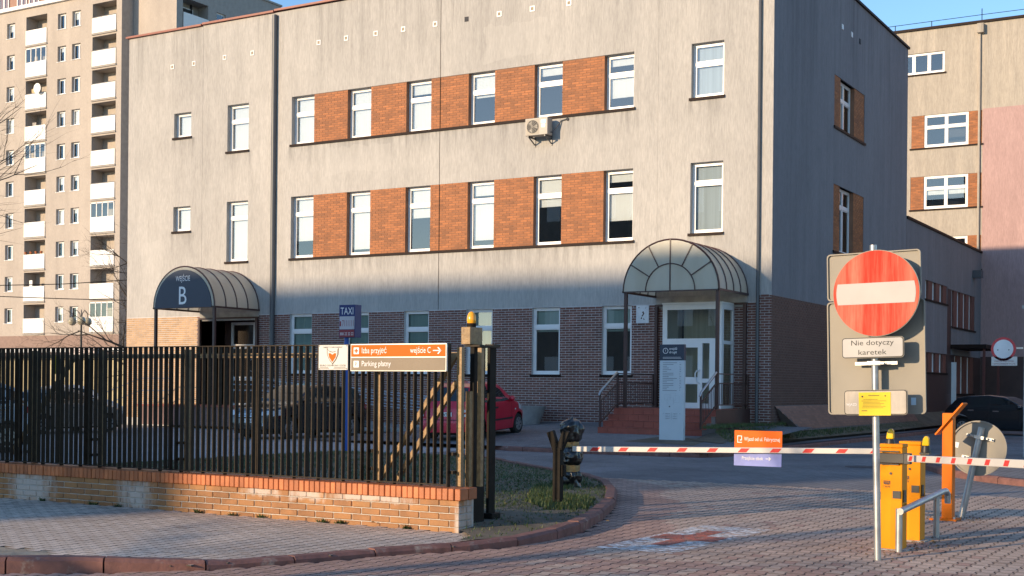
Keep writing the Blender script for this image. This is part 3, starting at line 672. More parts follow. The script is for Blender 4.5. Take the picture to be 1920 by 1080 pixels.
# side bays: brick cheeks and a cross window
for z0, z1 in ((10.27,11.95), (6.18,8.37)):
    for a0, a1 in ((42.31,43.05), (44.68,45.91)):
        mb = MB(); mbox(mb, SD, a0, a1, .025, .3, z0, z1, 1)
        for b in bricks_at(a0, a1, z0, z1, []): brick_add(mb, SD, b, .025, .008)
        stuff(mb.build('brick_panel', [m_orange_brick, bpy.data.materials['orange_joint']], bld, fix=False))
    window(bld, SD, 43.05, 44.68, z0, z1, .16, .62, (), mull=(43.86,)); sill(bld, SD, 42.25, 45.97, z0, .16)
# vents, joints, pipes
vx = [-36.42,-35.32,-33.78,-32.44,-29.37,-28.16,-26.89,-25.74,-24.44,-23.21,-21.95,-20.72,-19.40,-18.0,-16.6,-15.2]
m_vent = M('vent_grille', (.35,.29,.22), .7, var=.3, vs=40)
for k, x in enumerate(vx):
    z = 13.63 if k < 2 else 13.68
    if k == 9: MB().box(x-.08, x+.08, YF-.004, YF+.02, z-.08, z+.08).build('open_vent_hole', m_room, bld); continue
    mb = MB(); a = .085
    for q in ((-a,a,-a,-a+.03), (-a,a,a-.03,a), (-a,-a+.03,-a+.03,a-.03), (a-.03,a,-a+.03,a-.03)): mb.box(x+q[0], x+q[1], YF-.02, YF+.01, z+q[2], z+q[3])
    v_ = mb.build('vent', m_white, bld); mb = MB(); mb.box(x-.055, x+.055, YF-.006, YF+.005, z-.055, z+.055)
    for s_ in (-.018,.018): mb.box(x-.055, x+.055, YF-.014, YF-.005, z+s_-.006, z+s_+.006)
    mb.build('grille', m_vent, v_)
for y, w_ in ((43.13,1), (44.23,1), (45.22,0)):
    mb = MB(); mbox(mb, SD, y-.085, y+.085, -.02, .01, 13.6, 13.77); v_ = mb.build('vent', m_white if w_ else m_room, bld)
for x, m in ((-34.86, m_plaster), (-24.22, m_sill), (-16.33, m_plaster)): MB().box(x-.008, x+.008, YF-.006, YF+.004, BL, ZR-.03).build('render_joint', m, bld)
MB().tube([(-31.33, YF-.08, .5), (-31.33, YF-.08, ZR-.1)], .09, 10).build('drainpipe', m_pipe, bld, smooth=40)
MB().tube([(-13.1, YF-.06, .6), (-13.1, YF-.06, ZR-.1)], .05, 8).build('drainpipe', m_pipe, bld, smooth=40)
# wall notice beside the entrance
mb = MB().box(-16.97, -16.55, YF-.03, YF-.004, 3.58, 4.12); nt_ = mb.build('wall_notice', M('notice_white', (.7,.72,.74), .5), bld)
mb = MB()
for P in ([(-16.78,3.92), (-16.72,3.94), (-16.7,3.86), (-16.76,3.78), (-16.79,3.8), (-16.74,3.87)], [(-16.82,3.72), (-16.78,3.78), (-16.77,3.7)], [(-16.72,3.74), (-16.68,3.68), (-16.73,3.69)], [(-16.9,4.06), (-16.86,4.07), (-16.88,4.03)], [(-16.66,4.05), (-16.64,4.07), (-16.66,4.02)]): mb.prism(P, 'y', YF-.033, YF-.03)
mb.build('flaked_paint', m_brown_metal, nt_)

# --- canopies
def cream():
    m, t, p = newmat('cream_polycarbonate'); out = t.nodes['Material Output']; p.inputs['Roughness'].default_value = .3
    n = noise(t, 2.5, 5, (1,1,.3)); c = ramp(t, n.outputs['Fac'], .3, .75, (.66,.62,.51,1), (.82,.79,.69,1)); t.links.new(c.outputs[0], p.inputs['Base Color'])
    tl = N(t, 'ShaderNodeBsdfTranslucent'); tl.inputs[0].default_value = (.75,.71,.6,1); mx = N(t, 'ShaderNodeMixShader'); mx.inputs[0].default_value = .45
    t.links.new(p.outputs[0], mx.inputs[1]); t.links.new(tl.outputs[0], mx.inputs[2]); t.links.new(mx.outputs[0], out.inputs[0]); return m
m_cream = cream(); m_navy = M('navy_panel', (.022,.035,.065), .45, var=.08); m_letter = M('white_lettering', (.82,.82,.82), .6, var=.02)
def canopy(xc, y0, z, hw, front, zfloor_l, zfloor_r):
    A = [math.pi*k/24 for k in range(25)]
    fr = MB()
    for yy in [y0+.02+(YF-.08-y0)*k/4 for k in range(5)]:
        fr.tube([(xc+hw*math.cos(a), yy, z+hw*math.sin(a)*.985) for a in A], .026, 6)
    for s_ in (-1,1): fr.box(xc+s_*hw-.03, xc+s_*hw+.03, y0, YF-.03, z-.04, z+.02)
    fr.box(xc-hw, xc+hw, y0, y0+.05, z-.035, z+.02); fr.box(xc-hw, xc+hw, YF-.09, YF-.03, z-.3, z-.24)
    cn = fr.build('canopy', m_brown_metal, bld, smooth=40)
    mb = MB()
    for k in range(24):
        q = [(xc+(hw-.005)*math.cos(A[j]), z+(hw-.005)*math.sin(A[j])*.985) for j in (k,k+1)]
        mb.add([(q[0][0],y0,q[0][1]), (q[1][0],y0,q[1][1]), (q[1][0],YF-.03,q[1][1]), (q[0][0],YF-.03,q[0][1])], [(0,1,2,3)])
    mb.build('roof_sheet', m_cream, cn, smooth=30)
    for s_ in (-1,1):
        zf = zfloor_l if s_ < 0 else zfloor_r
        MB().box(xc+s_*(hw-.06)-.045, xc+s_*(hw-.06)+.045, y0+.03, y0+.12, zf, z-.036).build('post', m_brown_metal, cn)
        MB().box(xc+s_*(hw-.06)-.045, xc+s_*(hw-.06)+.045, YF-.13, YF-.03, zf, z-.301).build('post', m_brown_metal, cn)
    P = [(xc+(hw-.03)*math.cos(a), z+(hw-.03)*math.sin(a)*.985) for a in A]
    if front == 'fan':
        MB().prism(P, 'y', y0-.004, y0+.012).build('front_glazing', m_cream, cn)
        mb = MB(); mb.tube([(xc+.75*math.cos(a), y0-.012, z+.75*math.sin(a)) for a in A], .017, 6)
        mb.beam((xc, y0-.012, z), (xc, y0-.012, z+hw-.02), .03, .03)
        for a in (32, 62, 118, 148): c, s_ = math.cos(R(a)), math.sin(R(a)); mb.beam((xc+.74*c, y0-.012, z+.74*s_), (xc+(hw-.03)*c, y0-.012, z+(hw-.03)*s_), .03, .03)
        mb.build('fan_bars', m_brown_metal, cn)
    else:
        P2 = [(xc+(hw-.11)*math.cos(a), z-.02+(hw-.1)*math.sin(a)*.985) for a in A]
        MB().prism(P, 'y', y0+.0, y0+.012).build('front_glazing', m_cream, cn)
        MB().prism(P2, 'y', y0-.03, y0-.002).build('sign_panel', m_navy, cn)
        mb = MB(); put_text(mb, 'WEJŚCIE', xc, y0-.034, z+.92, wd=.68, h=.19, align='CENTER'); put_text(mb, 'B', xc, y0-.034, z+.1, wd=.36, h=.66, align='CENTER'); o = mb.build('lettering', m_letter, cn, fix=False)
        o['label'] = 'white lettering reading WEJŚCIE B'
    MB().box(xc-hw+.02, xc+hw-.02, YF-.028, YF+.006, z-.36, z+.0).build('stained_lintel', m_concrete, cn)
    return cn
canopy(-14.87, 34.08, 4.37, 1.46, 'fan', 1.0, 1.0)
canopy(-33.44, 34.03, 4.31, 1.46, 'sign', .3, .3)
# --- entrance C: vestibule, landing, steps, railings
vx0, vx1, vy = -15.67, -13.83, 35.4
mb = MB(); z0, z1 = 1.04, 4.06
def fr_(x0, x1, za, zb, y=vy, d=.07): mb.box(x0, x1, y, y+d, za, zb)
fr_(vx0, vx0+.14, z0, z1); fr_(vx1-.1, vx1, z0, z1); fr_(vx0+.14, vx1-.1, z1-.16, z1); fr_(vx0+.14, vx1-.1, 2.92, 3.06)
fr_(vx0+.14, vx0+.26, z0, 2.92); fr_(-14.56,-14.42, z0, 2.92); fr_(-14.2,-14.12, z0, 2.92); fr_(vx0+.26,-14.56, 2.8, 2.92); fr_(vx0+.26,-14.56, z0, z0+.16); fr_(vx0+.26,-14.56, 1.74, 1.94)
fr_(-14.42,-14.2, z0, z0+.14); fr_(-14.42,-14.2, 1.78, 1.9); fr_(-14.12,vx1-.1, z0, 2.92)
for y_ in (vy+.071, YF-.1): mb.box(vx1-.08, vx1, y_, y_+.09, z0, z1)
mb.box(vx1-.08, vx1, vy+.16, YF-.1, z1-.16, z1); mb.box(vx1-.08, vx1, vy+.16, YF-.1, 2.9, 3.0); mb.box(vx1-.08, vx1, vy+.16, YF-.1, z0, z0+.12)
mb.box(vx0, vx0+.08, vy+.071, YF-.01, z0, z1); mb.box(vx0-.02, vx1+.02, vy-.02, YF-.0, z1+.002, z1+.05)
ves = mb.build('entrance_vestibule', m_white, bld)
m_dglass = glass_mat('door_glass', (.75,.8,.78), .12)
for q in ((vx0+.14,vx1-.1,3.06,z1-.16), (vx0+.26,-14.56,1.94,2.8), (vx0+.26,-14.56,z0+.16,1.74), (-14.42,-14.2,1.9,2.92), (-14.42,-14.2,z0+.14,1.78)):
    MB().add([(q[0],vy+.035,q[2]), (q[1],vy+.035,q[2]), (q[1],vy+.035,q[3]), (q[0],vy+.035,q[3])], [(0,1,2,3)]).build('pane', m_dglass, ves, fix=False)
for za, zb in ((3.0,z1-.16), (z0+.12,2.9)): MB().add([(vx1-.04,vy+.16,za), (vx1-.04,YF-.1,za), (vx1-.04,YF-.1,zb), (vx1-.04,vy+.16,zb)], [(0,1,2,3)]).build('pane', m_dglass, ves, fix=False)
MB().tube([(-14.5,vy,1.75), (-14.56,vy-.07,1.8), (-14.6,vy-.08,1.95), (-14.6,vy-.08,2.05), (-14.56,vy-.07,2.12), (-14.48,vy,2.15)], .018, 6).build('door_handle', m_white, ves, smooth=50)
MB().box(-15.05,-14.9, vy-.006, vy-.001, 2.82, 2.91).build('door_number_plate', m_letter, ves)
MB().prism(disc(-14.99, 2.66, .055, 20), 'y', vy+.028, vy+.032).build('warning_sticker', M('sticker_red', (.6,.08,.08), .5), ves)
MB().box(-15.45,-13.95, YF+.1, YF+.12, 1.05, 4.0).build('reflection_panel', M('reflection_cream', (.6,.54,.42), .9, var=.12, vs=3, vec=(6,6,.2)), ves)  # cream panel behind the glass, stands in for the pale reflection in it
MB().box(-15.6,-13.9, YF+.3, YF+2.5, .98, 1.0).build('hall_floor', m_room, ves)
rb = MB(); rb.box(-15.7,-13.8, YF+.28, YF+2.4, .97, 4.05); rb.f.pop(2); rb.m.pop(2); rb.build('hall', m_room, ves, fix=False)
sx0, sx1 = -16.42, -13.32
st = MB().box(sx0, sx1, 33.72, YF-.003, .2, 1.035).build('landing', m_brown_metal, bld)
for k in range(4):
    yk = 32.72+.33*k; za = .34+.174*k; zb = .34+.174*(k+1)
    s_ = MB().box(sx0+.004*k, sx1-.004*k, yk+.012, 33.715 if k < 3 else yk+.34, .15 if k == 0 else za-.02, zb-.008-.0).build('step', m_mortar_dark, bld, fix=False)
    x = sx0
    while x < sx1-.05:
        x1 = min(x+.31, sx1); MB().box(x+.003, x1-.003, yk, yk+.012, za-(.1 if k == 0 else 0), zb-.012).build('tile', m_red_tile, s_); x += .31
    MB().box(sx0-.01, sx1+.01, yk-.012, yk+.34, zb-.011, zb+.003).build('tread', m_red_tile, s_)
MB().box(sx0, sx1, 34.06, 35.39, 1.0355, 1.042).build('landing_tiles', m_red_tile, bld)
def railing(pts, mesh_=False, hand=None):
    mb = MB()
    for (p, q) in zip(pts, pts[1:]):
        p, q = Vector(p), Vector(q); L = (q-p).length; n = max(2, int(L/.12))
        for h in (.12, .72, .98): mb.beam(p+Vector((0,0,h)), q+Vector((0,0,h)), .035, .03)
        for i in range(n+1):
            a = p.lerp(q, i/n); big = i in (0, n); mb.box(a.x-(.022 if big else .008), a.x+(.022 if big else .008), a.y-(.022 if big else .008), a.y+(.022 if big else .008), a.z+(0 if big else .12), a.z+(.98 if big else .72))
    r_ = mb.build('railing', m_brown_metal, bld)
    if hand: MB().tube(hand, .028, 8).build('handrail', m_rail, r_, smooth=50)
railing([(sx0+.05,32.75,.5), (sx0+.05,33.85,1.04)], hand=[(sx0+.05,32.68,1.4), (sx0+.05,32.75,1.5), (sx0+.05,33.85,2.06)])
railing([(sx0+.05,33.87,1.04), (sx0+.05,36.3,1.04)]); railing([(sx1-.05,33.87,1.04), (sx1-.05,36.3,1.04)])
railing([(sx1-.05,32.75,.5), (sx1-.05,33.85,1.04)], hand=[(sx1-.05,32.68,1.4), (sx1-.05,32.75,1.5), (sx1-.05,33.85,2.06)])
# --- entrance B: recess, door, ramp with rails
mb = MB(); bx0, bx1, yr = recB[0], recB[1], YF+1.3
mb.add([(bx0,YF+.012,.2), (bx0,yr,.2), (bx0,yr,4.02), (bx0,YF+.012,4.02)], [(0,1,2,3)]); mb.add([(bx1,YF+.012,.2), (bx1,yr,.2), (bx1,yr,4.02), (bx1,YF+.012,4.02)], [(0,1,2,3)])
mb.add([(bx0,yr,.2), (bx1,yr,.2), (bx1,yr,4.02), (bx0,yr,4.02)], [(0,1,2,3)]); mb.add([(bx0,YF+.012,4.02), (bx1,YF+.012,4.02), (bx1,yr,4.02), (bx0,yr,4.02)], [(0,1,2,3)]); mb.build('entrance_recess', m_brick_side, bld)
mb = MB(); dx0, dx1, dy = -34.45, -33.25, yr-.09
for q in ((dx0,dx0+.1,.7,3.95), (dx1-.1,dx1,.7,3.95), (dx0+.1,dx1-.1,3.85,3.95), (dx0+.1,dx1-.1,2.95,3.12), (dx0+.1,dx1-.1,.7,.9), (dx0+.1,dx1-.1,1.75,1.9)): mb.box(q[0], q[1], dy, dy+.07, q[2], q[3])
db = mb.build('door', m_white, bld)
for q in ((3.12,3.85), (1.9,2.95), (.9,1.75)): MB().add([(dx0+.1,dy+.03,q[0]), (dx1-.1,dy+.03,q[0]), (dx1-.1,dy+.03,q[1]), (dx0+.1,dy+.03,q[1])], [(0,1,2,3)]).build('pane', m_dglass, db, fix=False)
MB().tube([(-33.42,dy,2.1), (-33.45,dy-.07,2.15), (-33.45,dy-.07,2.5), (-33.42,dy,2.55)], .016, 6).build('door_handle', m_white, db, smooth=50)
ramp_ = MB().box(-36.6, -30.9, 35.0, YF-.003, .1, .78).build('ramp', M('ramp_wall_tile', (.19,.115,.105), .7, var=.15, vs=1.5, island=.1), bld)
MB().box(-36.65, -30.85, 34.95, YF-.004, .781, .85).build('ramp_slab', m_red_tile, ramp_)
mb = MB(); mb.prism([(-30.85,.1), (-23.4,.1), (-30.85,.78)], 'y', 35.0, 36.2); mb.build('ramp_slope', m_concrete, ramp_)
mb = MB()
for yy in (35.02, 36.15):
    for h in (.55, .75, .95): mb.tube([(-32.0,yy,.85+h), (-30.8,yy,.85+h), (-23.2,yy,.2+h), (-23.0,yy,.12+h)], .022, 6)
    for t in range(7): x = -30.8+t*1.25; zz = .85-.65*(t*1.25/7.6); mb.tube([(x,yy,zz-.05), (x,yy,zz+.95)], .02, 6)
for h in (.5, .95): mb.tube([(-36.5,35.03,.85+h), (-34.9,35.03,.85+h)], .02, 6); mb.tube([(-36.55,35.03,.85+h), (-38.4,34.4,.1+h)], .02, 6)
mb.build('ramp_rails', m_rail, bld, smooth=50)

# ------------------------------------------------------------------ low wing behind, right-hand block
wing = thing('low_wing', 'lower two storey grey wing with brick bands behind the hospital building', 'building', (XR, 59, .5))
WZ = 8.35; W0, W1 = 52.02, 66.8
w_ops = [(55.2,59.35,5.42,6.2,.06), (60.2,65.4,4.5,6.12,.06), (55.3,59.35,2.4,3.2,.06), (60.9,65.2,1.5,3.2,.06), (59.36,60.19,3.24,6.12,.01)]
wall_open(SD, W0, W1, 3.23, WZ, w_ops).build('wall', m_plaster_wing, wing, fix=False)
wall_open(SD, W0, W1, 0, 3.23, w_ops).build('brick_base_wall', m_brick_side, wing, fix=False)
mbx = MB(); mbox(mbx, SD, 59.36, 60.19, .01, .3, 3.23, 6.12); mbx.build('brick_pier', m_brick_side, wing)
for (a0, a1, z0, z1, n) in ((55.2,59.35,5.42,6.2,3), (60.2,65.4,4.5,6.12,4), (55.3,59.35,2.4,3.2,3), (60.9,65.2,1.5,3.2,3)):
    pit = (a1-a0)/n
    for k in range(n):
        w0 = a0+k*pit; mbx = MB(); mbox(mbx, SD, w0+pit*.48, w0+pit, .03, .3, z0, z1); mbx.build('brick_panel', m_brick, wing)
        window(wing, SD, w0, w0+pit*.48, z0, z1, .12, 0 if z1-z0 < 1 else .5, (.9,.6))
    sill(wing, SD, a0-.05, a1+.05, z0, .1)
mb = MB(); mb.box(XR-14, XR+.06, W0, W1, WZ, WZ+.1); mb.build('roof_slab', m_sill, wing)
mb = MB(); mb.box(XR+.002, XR+1.5, 60.1, 64.2, 3.5, 3.68); pc = mb.build('porch_roof', m_sill, wing)
for y in (60.4, 63.8): MB().box(XR+1.32, XR+1.42, y-.05, y+.05, .2, 3.5).build('porch_post', M('porch_red', (.13,.035,.03), .5) if 'porch_red' not in bpy.data.materials else bpy.data.materials['porch_red'], pc)
MB().box(XR+.002, XR+.2, 60.3, 60.4, 1.0, 2.9).build('info_board', m_white, wing)
MB().box(XR+.01, XR+.4, 64.7, 65.2, 7.0, 7.35).build('wall_lamp', m_pipe, wing)
YR = 66.82; RB = mapped('front', YR)
blk = thing('pink_block', 'tall pink and grey rendered hospital block behind the low wing', 'building', (-5, YR, .5))
ro = [(-17.6,-14.54,17.44,18.49,.15), (-16.12,-12.72,13.74,15.36,.1), (-16.15,-12.72,10.67,12.31,.1), (-16.15,-12.72,7.6,9.26,.1)]
def zone(a0, a1, z0, z1, m, name, d=0): wall_open(RB, a0, a1, z0, z1, [o for o in ro if o[0] >= a0-.01 and o[1] <= a1+.01 and o[2] >= z0 and o[3] <= z1], d).build(name, m, blk, fix=False)
zone(-24, 12, 15.42, 19.62, m_rgrey, 'upper_wall'); zone(-16.6, -12.7, 0, 15.42, m_rgrey, 'bay_wall', .0)
zone(-24, -16.6, 3.3, 15.42, m_pink, 'pink_wall'); zone(-12.7, 12, 3.3, 15.42, m_pink, 'pink_wall'); zone(-12.7, 12, 0, 3.3, m_brick_side, 'brick_base')
MB().box(-24.1, 12.1, YR-.1, YR+14, 19.622, 19.74).build('roof_edge', m_sill, blk)
window(blk, RB, -17.6, -14.54, 17.44, 18.49, .08, 0, (), mull=(-16.8,-16.05,-15.3), t=.07); sill(blk, RB, -17.7, -14.45, 17.44, .1)
for k, (z0, z1) in enumerate(((13.74,15.36), (10.67,12.31), (7.6,9.26))):
    for a0, a1 in ((-16.14,-15.5), (-13.37,-12.72)):
        mbx = MB(); mbox(mbx, RB, a0, a1, .02, .3, z0, z1, 1)
        for b in bricks_at(a0, a1, z0, z1, []): brick_add(mbx, RB, b, .02, .01)
        stuff(mbx.build('brick_panel', [m_orange_brick, bpy.data.materials['orange_joint']], blk, fix=False))
    window(blk, RB, -15.5, -13.37, z0, z1, .06, .62, ((), (0,.3), ())[k], mull=(-14.43,), t=.09, bm=m_blind); sill(blk, RB, -16.2, -12.66, z0, .06)
mb = MB(); mb.box(-12.95, -12.65, YR-.3, YR-.02, 19.1, 19.55); mb.tube([(-12.85,YR-.08,.5), (-12.85,YR-.08,19.2)], .06, 8); mb.build('rain_hopper', m_rgrey, blk)
mb = MB(); mb.tube([(-24,YR+.1,20.0), (-12.8,YR+.1,20.05), (12,YR+.1,20.0)], .015, 4)
for x in (-17,-15.2,-12.8,-9): mb.tube([(x,YR+.1,19.7), (x,YR+.1,20.35 if x == -12.8 else 20.05)], .02, 4)
mb.build('lightning_wire', m_black_metal, blk)

# air conditioner hung under the upper window band
ac = thing('air_conditioner', 'beige air conditioner unit hung on the facade below the upper window band', 'air conditioner', (-20.27, 36.2, 9.5))
m_acb = M('ac_casing', (.38,.35,.31), .5, var=.06); ax0, ax1, ay = -20.67, -19.87, 35.9
MB().box(ax0, ax1, ay, ay+.32, 9.53, 10.07).build('casing', m_acb, ac, bevel=.012)
MB().box(ax0+.04, ax0+.5, ay-.004, ay-.001, 9.56, 10.04).build('fan_recess', M('ac_recess', (.38,.34,.28), .6), ac)
cx, cz = ax0+.27, 9.8; MB().prism(disc(cx, cz, .21, 32), 'y', ay-.008, ay-.005).build('fan_opening', m_room, ac)
mb = MB()
for r_ in (.05,.09,.13,.17,.208):
    a_, b_ = disc(cx, cz, r_, 28), disc(cx, cz, r_-.008, 28)
    for k in range(28): k2 = (k+1) % 28; mb.prism([a_[k], a_[k2], b_[k2], b_[k]], 'y', ay-.02, ay-.012)
for k in range(8): a_ = math.pi*k/8; c_, s_ = math.cos(a_)*.2, math.sin(a_)*.2; mb.beam((cx-c_, ay-.024, cz-s_), (cx+c_, ay-.024, cz+s_), .006, .006)
mb.build('fan_guard', m_pipe, ac); mb = MB()
for k in range(3):
    a_ = k*2.094; mb.prism([(cx+.03*math.cos(a_), cz+.03*math.sin(a_)), (cx+.19*math.cos(a_-.35), cz+.19*math.sin(a_-.35)), (cx+.19*math.cos(a_+.45), cz+.19*math.sin(a_+.45))], 'y', ay-.0115, ay-.0085)
mb.build('fan', m_black_pl_ac if False else m_pipe, ac)
MB().box(ax1-.24, ax1-.05, ay-.005, ay-.001, 9.88, 10.0).build('maker_sticker', M('sticker_cyan', (.3,.55,.68), .5), ac); MB().box(ax1-.22, ax1-.08, ay-.005, ay-.001, 9.76, 9.86).build('info_sticker', m_white, ac); MB().box(ax1-.21, ax1-.1, ay-.008, ay-.0055, 9.81, 9.835).build('sticker_print', M('print_blue', (.02,.25,.5), .5), ac)
for x in (ax0+.1, ax1-.1):
    mb = MB(); mb.beam((x, ay+.0, 9.5), (x, YF-.005, 9.5), .04, .04); mb.beam((x, ay+.08, 9.48), (x, YF-.01, 9.3), .03, .03); mb.box(x-.02, x+.02, YF-.03, YF-.004, 9.25, 9.56); mb.build('bracket', m_pipe, ac)
MB().tube([(ax1, ay+.2, 9.62), (ax1+.07, ay+.22, 9.62), (ax1+.1, ay+.3, 9.72), (ax1+.25, YF-.03, 10.0), (ax1+.42, YF-.02, 10.03)], .02, 6).build('pipe', m_pipe, ac, smooth=50)
MB().prism(disc(ax1+.46, 10.03, .05, 12), 'y', YF-.03, YF-.004).build('wall_sleeve', m_room, ac)
# ------------------------------------------------------------------ apartment tower
YT = 76.0; TW = mapped('front', YT)
tow = thing('apartment_tower', 'tall beige apartment tower with white balcony panels behind the hospital', 'building', (-90, YT, 0))
cols = [(-99.6,-98.5), (-95.82,-94.78), (-89.4,-88.36), (-87.64,-86.61)]; bals = [(-93.35,-90.72), (-85.2,-82.41)]
PF = 2.745; ops = []
for k in range(10):
    dz = -PF*k
    for a0, a1 in cols: ops.append((a0, a1, 31.4+dz, 32.72+dz, .35))
    for j, (a0, a1) in enumerate(bals): ops.append((a0, a1, 30.5+dz, 33.0+dz-.02, 1.25))
wall_open(TW, -104, -81.8, 5.6, 33.72, ops).build('front_wall', m_beige, tow, fix=False)
MB().add([(-104,YT,0), (-81.8,YT,0), (-81.8,YT,5.6), (-104,YT,5.6)], [(0,1,2,3)]).build('plinth', M('tower_plinth', (.27,.19,.16), .9, var=.12), tow)
mb = MB(); mb.add([(-81.8,YT,0), (-81.8,77.3,0), (-81.8,77.3,35), (-81.8,YT,33.72)], [(0,1,2,3)]); mb.build('return_wall', m_tower_grey, tow)
mb = MB(); mb.add([(-81.8,77.3,0), (-77,77.3,0), (-77,77.3,35.2), (-81.8,77.3,35.2)], [(0,1,2,3)]); mb.build('wing_front_wall', m_beige, tow)
TS = mapped('side', -77.0); so_ = []
for k in range(-1, 3):
    dz = -PF*k; so_ += [(78.0,80.9,30.5+dz,32.95+dz,1.2), (81.9,83.0,31.3+dz,32.7+dz,.25), (85.4,86.5,31.3+dz,32.7+dz,.25)]
so_ = [o for o in so_ if o[3] < 35]
wall_open(TS, 77.3, 90, 20, 35.2, so_).build('wing_side_wall', m_tower_grey, tow, fix=False)
MB().box(-104, -77, 77.4, 90, 0, 20).build('lower_core', m_beige, tow)
mb = MB(); mb.box(-104.2, -81.7, YT-.25, YT+14, 33.722, 34.02); mb.build('roof_edge', m_white, tow)
mb = MB(); mb.box(-81.78, -76.9, 77.2, 90.1, 35.2, 35.35); mb.build('roof_edge', m_tower_grey, tow)
MB().box(-104, -91.5, 79, 88, 34.021, 37.2).build('penthouse', M('penthouse_render', (.33,.2,.15), .9), tow)
for a in (-100.6, -98.2, -96.6, -94.0): window(tow, mapped('front', 78.9), a, a+1.3, 34.6, 36.6, .0, 0, (.6,), mull=(a+.65,), room=False)
MB().box(-104, -78, 80.0, 80.05, 5, 33).build('inner_wall', m_room, tow)
m_bal = M('balcony_white', (.82,.81,.79), .6, var=.03); m_lamp_y = M('balcony_soffit', (.6,.45,.25), .8)
rnd = random.Random(31)
for k in range(10):
    dz = -PF*k
    for a0, a1 in cols:
        window(tow, TW, a0, a1, 31.4+dz, 32.72+dz, .22, 0, (rnd.choice((0,.3,1,.5,0)),), mull=((a0+a1)/2+.12,), t=.08)
        mb = MB(); mbox(mb, TW, a0-.06, a1+.06, -.06, .2, 31.36+dz, 31.397+dz); mb.build('sill', m_white, tow, fix=False)
    for j, (a0, a1) in enumerate(bals):
        zf = 30.5+dz; mb = MB(); mbox(mb, TW, a0-.03, a1+.05, -.1, 1.25, zf-.12, zf-.002); bal = mb.build('balcony', m_tower_grey, tow)
        mb = MB(); mbox(mb, TW, a0+.02, a1, -.08, -.03, zf+.03, zf+1.28); mb.build('parapet_panel', m_bal, bal)
        mb = MB(); mbox(mb, TW, a0, a1, 1.25, 1.3, zf, zf+2.5); mb.build('back_wall', m_beige, bal)
        mb = MB(); w0, w1 = a1-1.15, a1-.1
        mbox(mb, TW, w0, w1, 1.2, 1.24, zf+.1, zf+2.1); mb.build('balcony_window', m_white, bal)
        for q in range(2):
            c0 = w0+.06+q*.52; MB().add([TW(c0,1.19,zf+.2), TW(c0+.42,1.19,zf+.2), TW(c0+.42,1.19,zf+2.0), TW(c0,1.19,zf+2.0)], [(0,1,2,3)]).build('pane', m_room if rnd.random() < .75 else m_blind, bal, fix=False)
        mb = MB(); mbox(mb, TW, w0-.05, w1+.05, 1.1, 1.25, zf+2.16, zf+2.28); mb.build('awning_box', m_lamp_y, bal)
        if (j, k) in ((0,1), (1,9), (1,6), (0,4)):
            mb = MB()
            for q in range(5): x = a0+.05+(a1-a0-.1)*q/4; mbox(mb, TW, x-.04, x+.04, -.06, -.02, zf+1.28, zf+2.48)
            mbox(mb, TW, a0, a1, -.06, -.02, zf+2.4, zf+2.49); mb.build('glazing_frame', m_bal, bal)
            MB().add([TW(a0,-.04,zf+1.28), TW(a1,-.04,zf+1.28), TW(a1,-.04,zf+2.4), TW(a0,-.04,zf+2.4)], [(0,1,2,3)]).build('glazing', m_glass, bal, fix=False)
        if rnd.random() < .35:
            mb = MB(); q = a0+rnd.uniform(.3,1.0); mbox(mb, TW, q, q+rnd.uniform(.3,.8), .3, .34, zf+1.0, zf+rnd.uniform(1.5,1.9)); mb.build('laundry', rnd.choice((m_bal, m_lamp_y, m_tower_grey)), bal)
        if rnd.random() < .25:
            mb = MB(); mbox(mb, TW, a0, a1, -.09, -.07, zf+1.28, zf+1.34); mb.build('rail_cap', m_pipe, bal)
        if (j, k) == (0, 7):
            for q in range(4):
                c = TW(a0+.35+q*.65, -.12, zf+1.3); MB().lathe([(.09,0), (.13,.2)], c, 10).build('flower_pot', M('terracotta', (.4,.13,.05), .8) if q == 0 else bpy.data.materials['terracotta'], bal)
for o in so_:
    if o[4] > 1:
        mb = MB(); mbox(mb, TS, o[0]+.02, o[1], -.08, -.03, o[2]+.03, o[2]+1.25); bal = mb.build('balcony', m_bal, tow)
        mb = MB(); mbox(mb, TS, o[0], o[1], 1.2, 1.25, o[2], o[3]); mb.build('back_wall', m_tower_grey, bal)
        mb = MB(); mbox(mb, TS, o[0]+.9, o[1]-.6, 1.12, 1.19, o[2]+.1, o[2]+2.1); mb.build('balcony_window', m_white, bal)
        MB().add([TS(o[0]+1.0,1.11,o[2]+.2), TS(o[1]-.7,1.11,o[2]+.2), TS(o[1]-.7,1.11,o[2]+2.0), TS(o[0]+1.0,1.11,o[2]+2.0)], [(0,1,2,3)]).build('pane', m_room, bal, fix=False)
    else: window(tow, TS, o[0], o[1], o[2], o[3], .15, 0, (), t=.08)
dish = thing('satellite_dish', 'white satellite dish on a balcony of the beige tower', 'satellite dish', (-91.6, YT-.3, 26.5))
P = [(r_, -.18+.55*r_*r_) for r_ in (.02,.12,.25,.36,.44)]
MB().lathe([(a, -b-.5) for a, b in P], (-91.4,YT-.0,26.6), 18, axis='y').build('reflector', m_bal, dish, smooth=60)
MB().tube([(-91.4,YT-.3,26.6), (-91.2,YT-.05,26.3)], .03, 6).build('arm', m_steel, dish)

